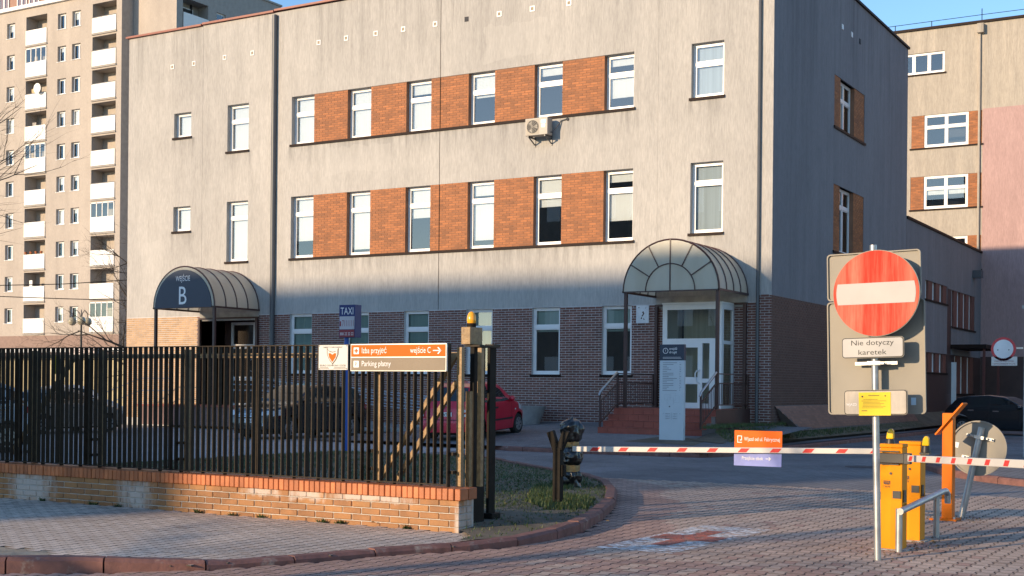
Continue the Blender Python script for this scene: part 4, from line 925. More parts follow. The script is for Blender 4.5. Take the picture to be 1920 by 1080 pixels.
# low shop pavilion in front of the tower
shop = thing('low_shop', 'low cream metal clad shop pavilion with a white roof edge below the tower', 'building', (-72, 60, 0))
MB().box(-90, -63.5, 60, 68, 0, 3.6).build('wall', M('cream_cladding', (.5,.42,.25), .6, var=.1), shop)
for i in range(40):
    x = -88+i*.62; MB().box(x, x+.5, 59.95, 59.998, .4, 3.1).build('cladding_panel', bpy.data.materials['cream_cladding'], shop)
MB().box(-90.3, -63.2, 59.5, 68.2, 3.62, 3.86).build('roof_edge', m_white, shop)
MB().box(-90.2, -63.3, 59.6, 60.2, 3.3, 3.61).build('fascia', m_brown_metal, shop)
bn = MB().box(-50.6, -48.2, 43.9, 43.93, 2.78, 3.3); bn = bn.build('banner', M('banner_white', (.72,.62,.6), .7, var=.08)); tag(bn, 'pale banner hung on the far railing below the tower', 'banner')
bn.location = (0,0,0)
mb = MB()
put_text(mb, '+', -49.9, 43.895, 2.98, h=.2)
o = mb.build('print', M('banner_red', (.5,.08,.06), .7), bn)
fr2 = thing('far_railing', 'thin dark railing far behind the parked cars', 'railing', (-52, 43.95, 0))
mb = MB()
for h in (.4, 2.7): mb.box(-62, -43, 43.95, 43.99, h, h+.05)
mb.build('rails', m_black_metal, fr2)
me = MB().box(-.015, .015, -.015, .015, 0, 2.9).mesh('bar', m_black_metal)
for i in range(40): o = bpy.data.objects.new('bar', me); C.objects.link(o); o.parent = fr2; o.location = (-10+i*.48, .02, 0)
# globe street lamp
lamp = thing('street_lamp', 'park lamp with three round globes on a black post near the tower', 'street lamp', (-48.96, 43.16, 0))
MB().tube([(-48.96,43.16,0), (-48.96,43.16,4.6)], [.07,.045], 10).build('post', m_lampost, lamp, smooth=40)
m_globe = M('lamp_globe', (.45,.4,.28), .3, var=.1, coat=.3)
for a in (100, 200, 320):
    c, s_ = math.cos(R(a)), math.sin(R(a)); px, py = -48.96, 43.16
    ar = MB().tube([(px,py,4.45), (px+.08*c,py+.08*s_,4.9), (px+.25*c,py+.25*s_,5.05), (px+.42*c,py+.42*s_,4.95), (px+.46*c,py+.46*s_,4.72)], .018, 6).build('arm', m_lampost, lamp, smooth=50)
    MB().lathe([(.03,.2), (.14,.16), (.2,.02), (.18,-.1), (.1,-.18), (.02,-.2)], (px+.46*c,py+.46*s_,4.52), 16).build('globe', m_globe, ar, smooth=60)
cb = MB()
for z0, z1, zz in ((6.2,6.9,6.3), (6.0,5.4,5.6)): cb.tube([(-60,40,z0), (-50,43,zz), (-41.5,47,z1)], .02, 4)
tag(cb.build('overhead_cable', m_black_metal), 'two thin overhead cables crossing in front of the tower', 'cable')

# ------------------------------------------------------------------ bare trees
m_bark = M('bark', (.05,.04,.032), .9, var=.3, vs=12, bump=.5, bs=30)
def bare_tree(label, base, h, r, seed, lv=4, spread=1.0, fork=.35, lean=(0,0), kids=(5,5,4,3), lenf=.62, bias=(0,0,0)):
    rnd = random.Random(seed); t = thing('bare_tree', label, 'tree', base)
    b = Vector(base); tr = MB(); cr = MB(); top = b+Vector((lean[0], lean[1], h*.62)); bi = Vector(bias)
    tp = [b+(top-b)*k/5+Vector((rnd.uniform(-.05,.05), rnd.uniform(-.05,.05), 0))*(k > 0) for k in range(6)]
    tr.tube(tp, [r*1.25, r, r*.9, r*.78, r*.66, r*.5], 9)
    def grow(p, d, L, rad, lev):
        n = 5 if lev < 2 else 4; pts = [p]; q = p
        for k in range(n):
            d = (d+Vector((rnd.gauss(0,.16), rnd.gauss(0,.16), rnd.gauss(.04,.12)))+bi*.04).normalized(); q = q+d*L/n; pts.append(q)
        cr.tube(pts, [rad*(1-.82*k/n) for k in range(n+1)], 6 if lev < 2 else 4 if lev < 3 else 3, caps=False)
        if lev >= lv: return
        for k in range(kids[min(lev, len(kids)-1)]):
            f = rnd.uniform(.25, 1); i = min(n-1, int(f*n)); c = pts[i].lerp(pts[i+1], f*n-i)
            ax = Vector((rnd.gauss(0,1), rnd.gauss(0,1), rnd.gauss(0,1))).normalized(); nd = (d+ax*rnd.uniform(.5,1.0)*spread).normalized()
            grow(c, nd, L*lenf*rnd.uniform(.7,1.1), rad*.5*(1-.4*f), lev+1)
    nl = 8
    for k in range(nl):
        f = fork+(1-fork)*k/(nl-1); i = min(4, int(f*5)); c = tp[i].lerp(tp[i+1], f*5-i); a = k*2.4+rnd.uniform(-.4,.4)
        grow(c, (Vector((math.cos(a), math.sin(a), .55+.5*f))+bi).normalized(), h*.42*(1.1-.45*f), r*.5*(1.1-.5*f), 1)
    tr.build('trunk', m_bark, t, smooth=60); cr.build('crown', m_bark, t, fix=False)
    return t
bare_tree('bare tree with budding twigs behind the fence beside the white car', (-22.2,13.4,0), 9.5, .15, 5, spread=.9, kids=(5,5,5,4), fork=.4, bias=(.25,0,0))
bare_tree('bare tree spreading past the left corner of the hospital building', (-42.9,42.0,0), 9.5, .2, 8, spread=1.0, kids=(6,7,6,5), fork=.2, bias=(-.35,-.1,-.1))
# across the street, behind the viewpoint: the block and the trees whose shade falls on the scene
ob = thing('office_block', 'tall plain block across the street that shades the yard', 'building', (-53, -45, 0))
OBW = mapped('side', 0)
MB().box(-67, -37.7, -50, -40, 0, 23.1).build('wall', M('office_wall', (.25,.22,.2), .9), ob)
MB().box(-67.2, -37.5, -50.2, -39.8, 23.102, 23.3).build('roof_edge', m_sill, ob)
for k in range(4):
    for i in range(9): x = -65.6+i*3.0; MB().box(x, x+1.5, -39.999, -39.96, 2+k*5.3, 4.6+k*5.3).build('window', m_white, ob)
bare_tree('bare street tree standing across the pavement from the fence corner', (-13.3,-6.2,0), 9, .17, 3, lv=3, kids=(4,4,3))
bare_tree('bare street tree standing further along the opposite pavement', (-21.6,-6.0,0), 9, .16, 4, lv=3, kids=(4,4,3))

rh = thing('row_of_flats', 'long plain block of flats further along the opposite side', 'building', (-110, -57, 0))
MB().box(-138, -84, -62, -52, 0, 15).build('wall', M('flats_wall', (.16,.14,.13), .9), rh); MB().box(-138.2, -83.8, -62.2, -51.8, 15.002, 15.4).build('roof', m_sill, rh)
for k in range(5):
    for i in range(14): x = -136.5+i*3.7; MB().box(x, x+1.4, -51.999, -51.95, 1.2+k*2.8, 2.7+k*2.8).build('window', m_room, rh)
# ------------------------------------------------------------------ cars
m_tyre = M('tyre_rubber', (.02,.02,.02), .8); m_under = M('car_underbody', (.012,.012,.012), .9)
m_rim = M('alloy_rim', (.5,.5,.51), .35, .8); m_cglass = M('car_glass', (.015,.02,.022), .04, var=.0, spec=.8)
m_chrome = M('chrome', (.7,.7,.7), .12, 1.0, var=.03); m_lens = M('lamp_lens', (.62,.65,.68), .08, var=.1, vs=20, coat=.8); m_tail = M('tail_lens', (.42,.02,.025), .12, coat=.8)
m_plate = M('number_plate', (.75,.75,.75), .5, var=.02); m_black_pl = M('black_plastic', (.02,.02,.022), .45); m_ink = M('black_ink', (.015,.015,.015), .6)
def interp(P, x):
    if x <= P[0][0]: return P[0][1]
    for (a, b), (c, d) in zip(P, P[1:]):
        if x <= c: return b+(d-b)*((x-a)/(c-a) if c > a else 1)
    return P[-1][1]
def car(label, cat_group, L, W, prof, belt, sillz, wx, RW, side, ws, rw, paint, loc, head, z=0, tum=.3, rc=.09, front=None, rear=None, plate=None, extra=(), rim='spoke', pitch=0):
    """prof: (x,z) outline from rear to front, x forward; side: list of window outlines (x,z); ws, rw: x range of screens"""
    t = thing('parked_car', label, 'car', (loc[0], loc[1], z), cat_group, world=False); t.rotation_euler = (0, -pitch, head)
    hl = L/2
    def plan(x):
        u_ = abs(x)/hl; return 1-.22*max(0, (u_-.55)/.45)**2.6
    def hw(x, zz):
        v = W/2*plan(x)*(1-.06*max(0, (.55-zz)/.4)**1.5 if zz < .55 else 1)
        return v-(tum*(zz-belt)+.05 if zz > belt+.12 else (.05+tum*.12)*max(0, (zz-belt)/.12)**1.5)*(1 if zz > belt else 0)
    def ztop(x): return interp(prof, x)
    Ra = RW+.055
    def zbot(x):
        b = sillz+(.06 if abs(x) > hl-.35 else 0)
        for w_ in wx:
            d = abs(x-w_)
            if d < Ra: b = max(b, RW+math.sqrt(Ra*Ra-d*d))
        return b
    X = set(-hl+L*i/70 for i in range(71))
    for w_ in wx:
        for k in range(17): X.add(w_+Ra*math.cos(math.pi*k/16)*.9999)
    for p in prof: X.add(p[0])
    for e in (.01,.03,.06,.1,.15): X.add(hl-e); X.add(-hl+e)
    X = sorted(x for x in X if -hl <= x <= hl); X = [x for i, x in enumerate(X) if i == 0 or x-X[i-1] > .002]
    NS, NC, NT = 16, 5, 4; rows = []
    for x in X:
        zt, zb = ztop(x), zbot(x); r_ = min(rc, max(.01, (zt-zb)*.4)); zs = zt-r_; pts = []
        for i in range(NS+1): zz = zb+(zs-zb)*i/NS; pts.append((hw(x, zz), zz))
        w_ = pts[-1][0]
        for i in range(1, NC+1): a = math.pi/2*i/NC; pts.append((w_-r_*1.4*(1-math.cos(a)), zs+r_*.88*math.sin(a)))
        w2, z2 = pts[-1]
        for i in range(1, NT+1): f = i/NT; pts.append((w2*(1-f), z2+r_*.12*(1-(1-f)**2)))
        rows.append(pts)
    mb = MB(); n = len(rows[0]); full = 2*n-1
    for x, pts in zip(X, rows): mb.v += [(x, -a, b) for a, b in pts]+[(x, a, b) for a, b in pts[-2::-1]]
    for i in range(len(X)-1):
        for j in range(full-1): mb.f.append((i*full+j, i*full+j+1, (i+1)*full+j+1, (i+1)*full+j)); mb.m.append(0)
    for i in (0, len(X)-1):
        for j in range(n-1):
            a, b = i*full+j, i*full+full-1-j
            if j == n-2: mb.f.append((a, a+1, b)); 
            else: mb.f.append((a, a+1, b-1, b))
            mb.m.append(0)
    body = mb.build('body', paint, t, smooth=38)
    ub = MB().box(-hl+.12, hl-.12, -W/2+.24, W/2-.24, .16, .62); ub.box(-hl+.7, hl-.7, -W/2+.1, W/2-.1, .17, sillz+.06); ub.build('underbody', m_under, t)
    def sidepatch(name, P, mat, parent, off=.004, both=True, sides=(-1,1)):
        for s_ in sides:
            bm = bmesh.new(); vs_ = [bm.verts.new((a, 0, b)) for a, b in P]; bm.faces.new(vs_)
            xs = [p[0] for p in P]; zs = [p[1] for p in P]
            for k in range(1, 10):
                for no, co in (((1,0,0), (min(xs)+(max(xs)-min(xs))*k/10, 0, 0)), ((0,0,1), (0, 0, min(zs)+(max(zs)-min(zs))*k/10))):
                    bmesh.ops.bisect_plane(bm, geom=bm.verts[:]+bm.edges[:]+bm.faces[:], plane_co=co, plane_no=no)
            m2 = MB(); bm.verts.index_update(); m2.add([(v.co.x, s_*(hw(v.co.x, min(v.co.z, ztop(v.co.x)-.01))+off), v.co.z) for v in bm.verts], [tuple(v.index for v in f.verts) for f in bm.faces]); bm.free()
            m2.build(name, mat, parent, smooth=50)
    def inv(zz, frontside):
        pr = prof[::-1] if frontside else prof; last = pr[0][0]
        for (a, b), (c, d) in zip(pr, pr[1:]):
            if b <= zz <= d and d > b: return a+(c-a)*(zz-b)/(d-b)
        return pr[0][0]
    def endpatch(name, P, mat, parent, fs, off=.006):
        """outline in (y,z) laid on the nose or the tail"""
        bm = bmesh.new(); vs_ = [bm.verts.new((0, a, b)) for a, b in P]; bm.faces.new(vs_); ys = [p[0] for p in P]; zs = [p[1] for p in P]
        for k in range(1, 8):
            for no, co in (((0,1,0), (0, min(ys)+(max(ys)-min(ys))*k/8, 0)), ((0,0,1), (0, 0, min(zs)+(max(zs)-min(zs))*k/8))): bmesh.ops.bisect_plane(bm, geom=bm.verts[:]+bm.edges[:]+bm.faces[:], plane_co=co, plane_no=no)
        m2 = MB(); bm.verts.index_update(); sg = 1 if fs else -1
        def xx(y, zz):
            x = inv(zz, fs); st = .02; k = 0
            while k < 60 and hw(x, min(zz, ztop(x)-.02)) < abs(y): x -= sg*st; k += 1
            return x+sg*off
        m2.add([(xx(v.co.y, v.co.z), v.co.y, v.co.z) for v in bm.verts], [tuple(v.index for v in f.verts) for f in bm.faces]); bm.free(); return m2.build(name, mat, parent, smooth=50)
    for P in side: sidepatch('side_window', P, m_cglass, body)
    for nm, (x0, x1) in (('windscreen', ws), ('rear_window', rw)):
        m2 = MB(); nx, ny = 8, 8; vs_ = []
        for i in range(nx+1):
            x = x0+(x1-x0)*i/nx; zt = ztop(x); w_ = hw(x, zt-rc)-rc*1.0
            for j in range(ny+1): f = -1+2*j/ny; vs_.append((x, w_*f, zt-.12*rc*f*f+.005))
        m2.add(vs_, [(i*(ny+1)+j, i*(ny+1)+j+1, (i+1)*(ny+1)+j+1, (i+1)*(ny+1)+j) for i in range(nx) for j in range(ny)]); m2.build(nm, m_cglass, body, smooth=60)
    for w_ in wx:
        for s_ in (-1,1):
            y0 = s_*(W/2-.03); mbw = MB(); sg = -s_
            mbw.lathe([(RW*.62, 0), (RW*.66, -.004*1), (RW*.93, 0), (RW, .03), (RW, .16), (RW*.9, .19)] if s_ < 0 else [(RW*.9, -.19), (RW, -.16), (RW, -.03), (RW*.93, 0), (RW*.66, .004), (RW*.62, 0)], (w_, y0, RW), 28, axis='y')
            wl = mbw.build('wheel', m_tyre, t, smooth=35)
            mr = MB(); yo = y0+s_*.003; mr.lathe([(RW*.63, 0), (RW*.63, .006)], (w_, yo-.003, RW), 24, axis='y') if False else None
            Rr = RW*.63; k_n = 7
            for k in range(k_n):
                a = 2*math.pi*k/k_n+.3; c, s2 = math.cos(a), math.sin(a); pc = (-s2, c)
                q = [(w_+c*.05+pc[0]*.022, RW+s2*.05+pc[1]*.022), (w_+c*Rr+pc[0]*.045, RW+s2*Rr+pc[1]*.045), (w_+c*Rr-pc[0]*.045, RW+s2*Rr-pc[1]*.045), (w_+c*.05-pc[0]*.022, RW+s2*.05-pc[1]*.022)]
                mr.prism(q, 'y', yo-s_*.015, yo+s_*.004)
            mr.prism(disc(w_, RW, .06, 14), 'y', yo-s_*.02, yo+s_*.01); o_ = disc(w_, RW, Rr, 24); i_ = disc(w_, RW, Rr*.88, 24)
            for k in range(24): k2 = (k+1) % 24; mr.prism([o_[k], o_[k2], i_[k2], i_[k]], 'y', yo-s_*.03, yo+s_*.006)
            mr.build('rim', m_rim, wl); MB().prism(disc(w_, RW, Rr, 20), 'y', yo-s_*.05, yo-s_*.03).build('brake_disc', m_under, wl)
    zm = belt+.06; xm = ws[0]-.02 if ws[0] > 0 else 0
    for s_ in (-1,1):
        xm = max(ws)-.28; ym = s_*(W/2+.07); mm = MB().lathe([(.02,-.07), (.075,-.05), (.085,.0), (.07,.06), (.02,.09)], (xm, ym, zm+.02), 10, axis='x'); mm.tube([(xm, s_*(W/2-.08), zm-.03), (xm, ym, zm)], .022, 6); mm.build('mirror', paint if rim != 'blackmirror' else m_black_pl, t, smooth=60)
    for q in extra: 
        if q[0] == 'side': sidepatch(q[1], q[2], q[3], body, q[4] if len(q) > 4 else .006)
        else: o = endpatch(q[1], q[2], q[3], body, q[0] == 'front', q[4] if len(q) > 4 else .006)
    if plate:
        fs, zc, txt = plate; o = endpatch('number_plate', [(-.26,zc-.057), (.26,zc-.057), (.26,zc+.057), (-.26,zc+.057)], m_plate, t, fs, .015)
        vs_, f_ = text_poly(txt, .075, .42, 0, zc-.037, 'CENTER'); sg = 1 if fs else -1; x = inv(zc, fs)
        vv = [(x+sg*.02+(.0), sg*a, b) for a, b in vs_]; pl = MB().add(vv, f_); o2 = pl.build('plate_lettering', m_ink, o, fix=False)
        xs = [v.co.x for v in o.data.vertices]; xp = max(xs) if fs else min(xs)
        for v in o.data.vertices: v.co.x = xp
        for v in o2.data.vertices: v.co.x = xp+sg*.003
    # seams and handles
    return t, body
def lines(mb): return mb
paint_red = M('red_paint', (.58,.008,.035), .35, var=.04, coat=.6); paint_black = M('black_paint', (.012,.013,.017), .25, var=.0, coat=1.0)
paint_beige = M('beige_paint', (.42,.36,.31), .35, .3, var=.03, coat=.6); paint_white = M('white_paint', (.62,.66,.72), .3, var=.03, coat=.6); paint_green = M('dark_green_paint', (.03,.05,.05), .3, coat=.8)
# red hatchback, tail towards the street
HATCH = [(-1.8,.24), (-1.79,.5), (-1.74,.62), (-1.73,.86), (-1.6,1.02), (-1.28,1.44), (-.9,1.515), (-.1,1.54), (.3,1.47), (.62,1.27), (.95,1.0), (1.3,.9), (1.6,.74), (1.76,.56), (1.8,.26)]
def seam(x, z0, z1, w_=.008): return [(x, z0), (x+w_, z0), (x+w_, z1), (x, z1)]
ex = [('side', 'rub_strip', [(-.75,.46), (.78,.46), (.78,.51), (-.75,.51)], m_black_pl, .012), ('side', 'door_seam', seam(-.42,.3,.9), m_ink, .003), ('side', 'door_seam', seam(.72,.3,.9), m_ink, .003), ('side', 'door_handle', [(-.32,.8), (-.12,.8), (-.12,.845), (-.32,.845)], m_black_pl, .02),
      ('side', 'headlamp', [(1.2,.72), (1.48,.64), (1.38,.78), (1.16,.9)], m_lens, .008), ('side', 'side_repeater', [(.92,.7), (1.0,.7), (1.0,.74), (.92,.74)], m_lens, .008),
      ('rear', 'tail_lamp', [(.56,.62), (.72,.62), (.74,.75), (.7,.95), (.58,.93)], m_tail, .012), ('rear', 'tail_lamp', [(-.56,.62), (-.72,.62), (-.74,.75), (-.7,.95), (-.58,.93)], m_tail, .012),
      ('rear', 'reversing_lamp', [(.6,.66), (.7,.66), (.7,.73), (.6,.73)], m_lens, .016), ('rear', 'reversing_lamp', [(-.6,.66), (-.7,.66), (-.7,.73), (-.6,.73)], m_lens, .016), ('rear', 'reversing_lamp', [(.61,.78), (.69,.78), (.69,.85), (.61,.85)], m_lens, .016), ('rear', 'reversing_lamp', [(-.61,.78), (-.69,.78), (-.69,.85), (-.61,.85)], m_lens, .016),
      ('rear', 'badge', [(-.06,.93), (.06,.93), (.06,.97), (-.06,.97)], m_chrome, .014), ('rear', 'bumper_strip', [(-.78,.56), (.78,.56), (.78,.58), (-.78,.58)], m_ink, .006)]
car('small red hatchback parked nose in towards the brick wall', 'cars parked in the yard', 3.6, 1.62, HATCH, .95, .2, (-1.13,1.22), .29,
    [[(-.4,.98), (.62,.98), (.3,1.3), (.05,1.4), (-.38,1.42)], [(-1.25,1.02), (-.48,.98), (-.46,1.42), (-.95,1.4)]], (.36,.9), (-1.57,-1.3), paint_red, (-19.45,31.1), R(90-(-4)), .225, pitch=R(2.9), plate=(False, .72, 'BI 3V92'), extra=ex)
# black estate, nose towards the street
SUV = [(-2.25,.3), (-2.24,.6), (-2.2,.95), (-2.05,1.1), (-1.75,1.5), (-1.4,1.6), (-.3,1.66), (.25,1.6), (.7,1.35), (1.08,1.1), (1.5,1.03), (2.0,.93), (2.18,.8), (2.24,.62), (2.25,.3)]
ex = [('side', 'door_seam', seam(.62,.35,1.05), m_ink, .003), ('side', 'door_seam', seam(-.45,.35,1.05), m_ink, .003), ('side', 'door_handle', [(-.3,.96), (-.12,.96), (-.12,.99), (-.3,.99)], m_chrome, .015), ('side', 'door_handle', [(-1.3,.96), (-1.1,.96), (-1.1,.99), (-1.3,.99)], m_chrome, .015),
      ('side', 'window_trim', [(-1.95,1.075), (.85,1.065), (.85,1.085), (-1.95,1.095)], m_chrome, .01), ('side', 'headlamp', [(1.72,.72), (2.1,.68), (2.06,.84), (1.66,.9)], m_lens, .01), ('side', 'tail_lamp', [(-2.2,.82), (-1.95,.9), (-1.95,1.05), (-2.16,1.0)], m_tail, .01)]
for k in range(5): z_ = .66+k*.045; ex.append(('front', 'grille_bar', [(-.42+.02*k,z_), (.42-.02*k,z_), (.42-.02*k,z_+.02), (-.42+.02*k,z_+.02)], m_chrome, .018))
ex += [('front', 'grille', [(-.44,.62), (.44,.62), (.4,.89), (-.4,.89)], m_ink, .008), ('front', 'badge', [(-.07,.72), (.07,.72), (.07,.84), (-.07,.84)], m_chrome, .03), ('front', 'headlamp', [(.5,.7), (.8,.72), (.8,.86), (.52,.82)], m_lens, .012), ('front', 'headlamp', [(-.5,.7), (-.8,.72), (-.8,.86), (-.52,.82)], m_lens, .012),
       ('front', 'fog_lamp', [(.6,.4), (.7,.4), (.7,.48), (.6,.48)], m_lens, .012), ('front', 'fog_lamp', [(-.6,.4), (-.7,.4), (-.7,.48), (-.6,.48)], m_lens, .012), ('front', 'lower_intake', [(-.5,.34), (.5,.34), (.5,.42), (-.5,.42)], m_ink, .008)]
car('black estate car parked nose out behind the picket fence', 'cars parked in the yard', 4.5, 1.84, SUV, 1.08, .26, (-1.38,1.4), .335,
    [[(-.42,1.11), (.78,1.1), (.42,1.4), (.15,1.5), (-.4,1.54)], [(-1.42,1.12), (-.5,1.11), (-.48,1.54), (-1.3,1.5)], [(-1.95,1.13), (-1.5,1.12), (-1.4,1.48), (-1.62,1.44)]], (.34,1.02), (-2.0,-1.72), paint_black, (-25.9,31.4), R(-90-4), .0, plate=(True, .55, 'BI 1158'), extra=ex)
# beige saloon, side on
SAL = [(-2.15,.3), (-2.14,.55), (-2.1,.85), (-1.98,.95), (-1.5,.98), (-1.05,1.28), (-.7,1.4), (-.1,1.43), (.3,1.36), (.7,1.12), (.98,.95), (1.5,.86), (1.95,.75), (2.1,.6), (2.15,.3)]
exb = [('side', 'door_seam', seam(.62,.3,.92), m_ink, .003), ('side', 'door_seam', seam(-.35,.3,.92), m_ink, .003), ('side', 'door_handle', [(-.25,.8), (-.08,.8), (-.08,.83), (-.25,.83)], m_black_pl, .015), ('side', 'door_handle', [(-1.15,.82), (-.98,.82), (-.98,.85), (-1.15,.85)], m_black_pl, .015), ('side', 'headlamp', [(1.75,.62), (2.0,.58), (1.95,.7), (1.7,.74)], m_lens, .01), ('side', 'tail_lamp', [(-2.08,.68), (-1.85,.7), (-1.85,.86), (-2.05,.85)], m_tail, .01), ('rear', 'tail_lamp', [(.5,.68), (.78,.68), (.78,.84), (.5,.84)], m_tail, .01), ('rear', 'tail_lamp', [(-.5,.68), (-.78,.68), (-.78,.84), (-.5,.84)], m_tail, .01)]
salwin = [[(-.32,.97), (.66,.96), (.32,1.2), (.05,1.3), (-.3,1.34)], [(-1.2,.99), (-.4,.97), (-.38,1.34), (-.75,1.31), (-1.0,1.2)]]
car('beige saloon parked nose in behind the picket fence', 'cars parked in the yard', 4.3, 1.7, SAL, .94, .22, (-1.28,1.32), .3, salwin, (.34,.92), (-1.45,-1.02), paint_beige, (-33.75,28.9), R(90), .0, extra=exb, plate=(False, .6, 'BI 4K7'))
car('pale blue white saloon parked left of the beige car', 'cars parked in the yard', 4.3, 1.72, SAL, .94, .22, (-1.28,1.32), .3, salwin, (.34,.92), (-1.45,-1.02), paint_white, (-30.1,21.6), R(-90), .0, extra=exb)
car('white estate car at the far left of the yard with chrome wheels', 'cars parked in the yard', 4.5, 1.84, SUV, 1.08, .26, (-1.38,1.4), .345, [[(-.42,1.11), (.78,1.1), (.42,1.4), (.15,1.5), (-.4,1.54)], [(-1.42,1.12), (-.5,1.11), (-.48,1.54), (-1.3,1.5)], [(-1.95,1.13), (-1.5,1.12), (-1.4,1.48), (-1.62,1.44)]], (.34,1.02), (-2.0,-1.72), paint_white, (-25.75,18.45), R(-90), .0, extra=[e for e in ex if e[0] == 'side'])
car('white hatchback parked by the ramp at entrance B', 'cars parked in the yard', 3.6, 1.62, HATCH, .95, .2, (-1.13,1.22), .29, [[(-.4,.98), (.62,.98), (.3,1.3), (.05,1.4), (-.38,1.42)], [(-1.25,1.02), (-.48,.98), (-.46,1.42), (-.95,1.4)]], (.36,.9), (-1.57,-1.3), paint_white, (-40.6,35.6), R(60), .0, extra=[e for e in exb if e[0] == 'rear'])
PUN = [(-2.0,.28), (-1.99,.6), (-1.93,.9), (-1.8,1.02), (-1.45,1.38), (-1.1,1.45), (-.3,1.49), (.3,1.42), (.8,1.18), (1.25,.95), (1.6,.86), (1.88,.7), (1.98,.55), (2.0,.28)]
exh = [('side', 'door_seam', seam(.9,.32,.98), m_ink, .003), ('side', 'door_seam', seam(-.22,.32,.98), m_ink, .003), ('side', 'door_handle', [(-.08,.86), (.14,.86), (.14,.9), (-.08,.9)], m_chrome, .015), ('side', 'door_handle', [(-1.0,.89), (-.78,.89), (-.78,.93), (-1.0,.93)], m_chrome, .015), ('side', 'wheel_arch_trim', [(-1.72,.62), (-1.3,.78), (-1.0,.66), (-1.3,.72)], m_rim, .008)]
hw_ = [[(-.18,.99), (.95,.98), (.55,1.26), (.25,1.36), (-.16,1.39)], [(-1.05,1.02), (-.3,1.0), (-.28,1.39), (-.72,1.37)]]
car('black hatchback parked side on beyond the barriers', 'cars parked in the side road', 4.0, 1.7, PUN, .96, .22, (-1.22,1.3), .3, hw_, (.4,1.15), (-1.76,-1.47), paint_black, (-9.0,51.6), R(-8), .0, extra=exh)
car('dark green car half hidden behind the black hatchback', 'cars parked in the side road', 4.0, 1.7, PUN, .96, .22, (-1.22,1.3), .3, hw_, (.4,1.15), (-1.76,-1.47), paint_green, (-6.2,56.2), R(-8), .0, extra=exh)
# ------------------------------------------------------------------ signs on the fence
m_sign_or = M('sign_orange', (.74,.13,.012), .5, spec=.12, var=.03); m_sign_grey = M('sign_taupe', (.27,.22,.165), .5, spec=.12, var=.05); m_sign_w = M('sign_white', (.6,.58,.55), .5, var=.04); m_alu = M('aluminium', (.55,.55,.56), .4, .7)
sg = thing('direction_sign', 'orange and taupe direction sign reading Izba przyjęć wejście C on the fence', 'sign', (-8.43, 11.86, 1.77))
x0, x1 = -9.075, -7.786; ys = 11.86
MB().box(x0, x1, ys, ys+.03, 1.765, 2.068).build('board', m_alu, sg)
MB().box(x0+.008, x1-.008, ys-.004, ys-.001, 1.925, 2.058).build('orange_panel', m_sign_or, sg); MB().box(x0+.008, x1-.008, ys-.004, ys-.001, 1.772, 1.915).build('taupe_panel', m_sign_grey, sg)
mb = MB(); y = ys-.006
put_text(mb, 'Izba przyjęć', x0+.16, y, 1.965, h=.066, wd=.34); put_text(mb, 'wejście C', x1-.2, y, 1.965, h=.066, wd=.27, align='RIGHT')
mb.prism(rrect(x0+.045, x0+.12, 1.955, 2.03, .006), 'y', y-.001, y); az = 1.99
mb.add([(x1-.17,y,az-.005), (x1-.07,y,az-.005), (x1-.07,y,az+.006), (x1-.17,y,az+.006)], [(0,1,2,3)])
for s_ in (-1,1): mb.add([(x1-.06,y,az), (x1-.1,y,az+s_*.04), (x1-.112,y,az+s_*.032), (x1-.08,y,az)], [(0,1,2,3)])
put_text(mb, 'Parking płatny', x0+.16, y, 1.82, h=.062, wd=.4); mb.prism(rrect(x0+.045, x0+.12, 1.805, 1.88, .006), 'y', y-.001, y)
mb.build('lettering', m_letter, sg, fix=False)
mb = MB(); cx, cz = x0+.0825, 1.9925; mb.box(cx-.008, cx+.008, y-.004, y-.002, cz-.024, cz+.024); mb.box(cx-.024, cx-.0082, y-.004, y-.002, cz-.008, cz+.008); mb.box(cx+.0082, cx+.024, y-.004, y-.002, cz-.008, cz+.008); mb.build('cross_symbol', m_sign_or, sg)
mb = MB(); put_text(mb, 'P', x0+.0825, y-.003, 1.82, h=.046, align='CENTER'); mb.build('parking_symbol', m_sign_grey, sg, fix=False)
sg = thing('security_sign', 'cream board with a shield emblem reading OBIEKT CHRONIONY on the fence', 'sign', (-9.32, 11.86, 1.78))
x0, x1 = -9.534, -9.118
MB().box(x0, x1, ys, ys+.012, 1.778, 2.06).build('board', m_sign_w, sg)
mb = MB(); y = ys-.002; cx = (x0+x1)/2-.005
put_text(mb, 'OBIEKT CHRONIONY', cx, y, 2.027, h=.017, wd=.28, align='CENTER')
put_text(mb, 'BIURO OCHRONY OSÓB', cx, y, 1.818, h=.02, wd=.37, align='CENTER')
for k, (a, b, z_) in enumerate(((x0+.02,x0+.14,1.805), (x0+.02,x0+.15,1.793), (x1-.19,x1-.03,1.805), (x1-.2,x1-.02,1.793))): mb.box(a, b, y-.001, y, z_, z_+.004)
for a, b in ((x0+.012,1.79), (x1-.012,1.79), (x0+.012,2.05), (x1-.012,2.05)): mb.prism(disc(a, b, .005, 8), 'y', y-.003, y)
mb.build('lettering', m_ink, sg, fix=False)
def shield(k, top): return [(cx-.085*k, top), (cx-.05*k, top-.035*k), (cx, top-.045*k), (cx+.05*k, top-.035*k), (cx+.085*k, top), (cx+.082*k, top-.075*k), (cx+.05*k, top-.135*k), (cx, top-.19*k), (cx-.05*k, top-.135*k), (cx-.082*k, top-.075*k)]
MB().prism(shield(1, 2.028), 'y', ys-.003, ys-.001).build('shield_outline', M('sign_olive', (.12,.09,.06), .6), sg)
MB().prism(shield(.85, 2.013), 'y', ys-.006, ys-.0035).build('shield_field', m_sign_w, sg)
MB().prism([(cx-.055,1.965), (cx-.03,1.968), (cx,1.95), (cx+.03,1.968), (cx+.055,1.965), (cx+.045,1.92), (cx,1.868), (cx-.045,1.92)], 'y', ys-.009, ys-.0065).build('shield_orange', m_sign_or, sg)

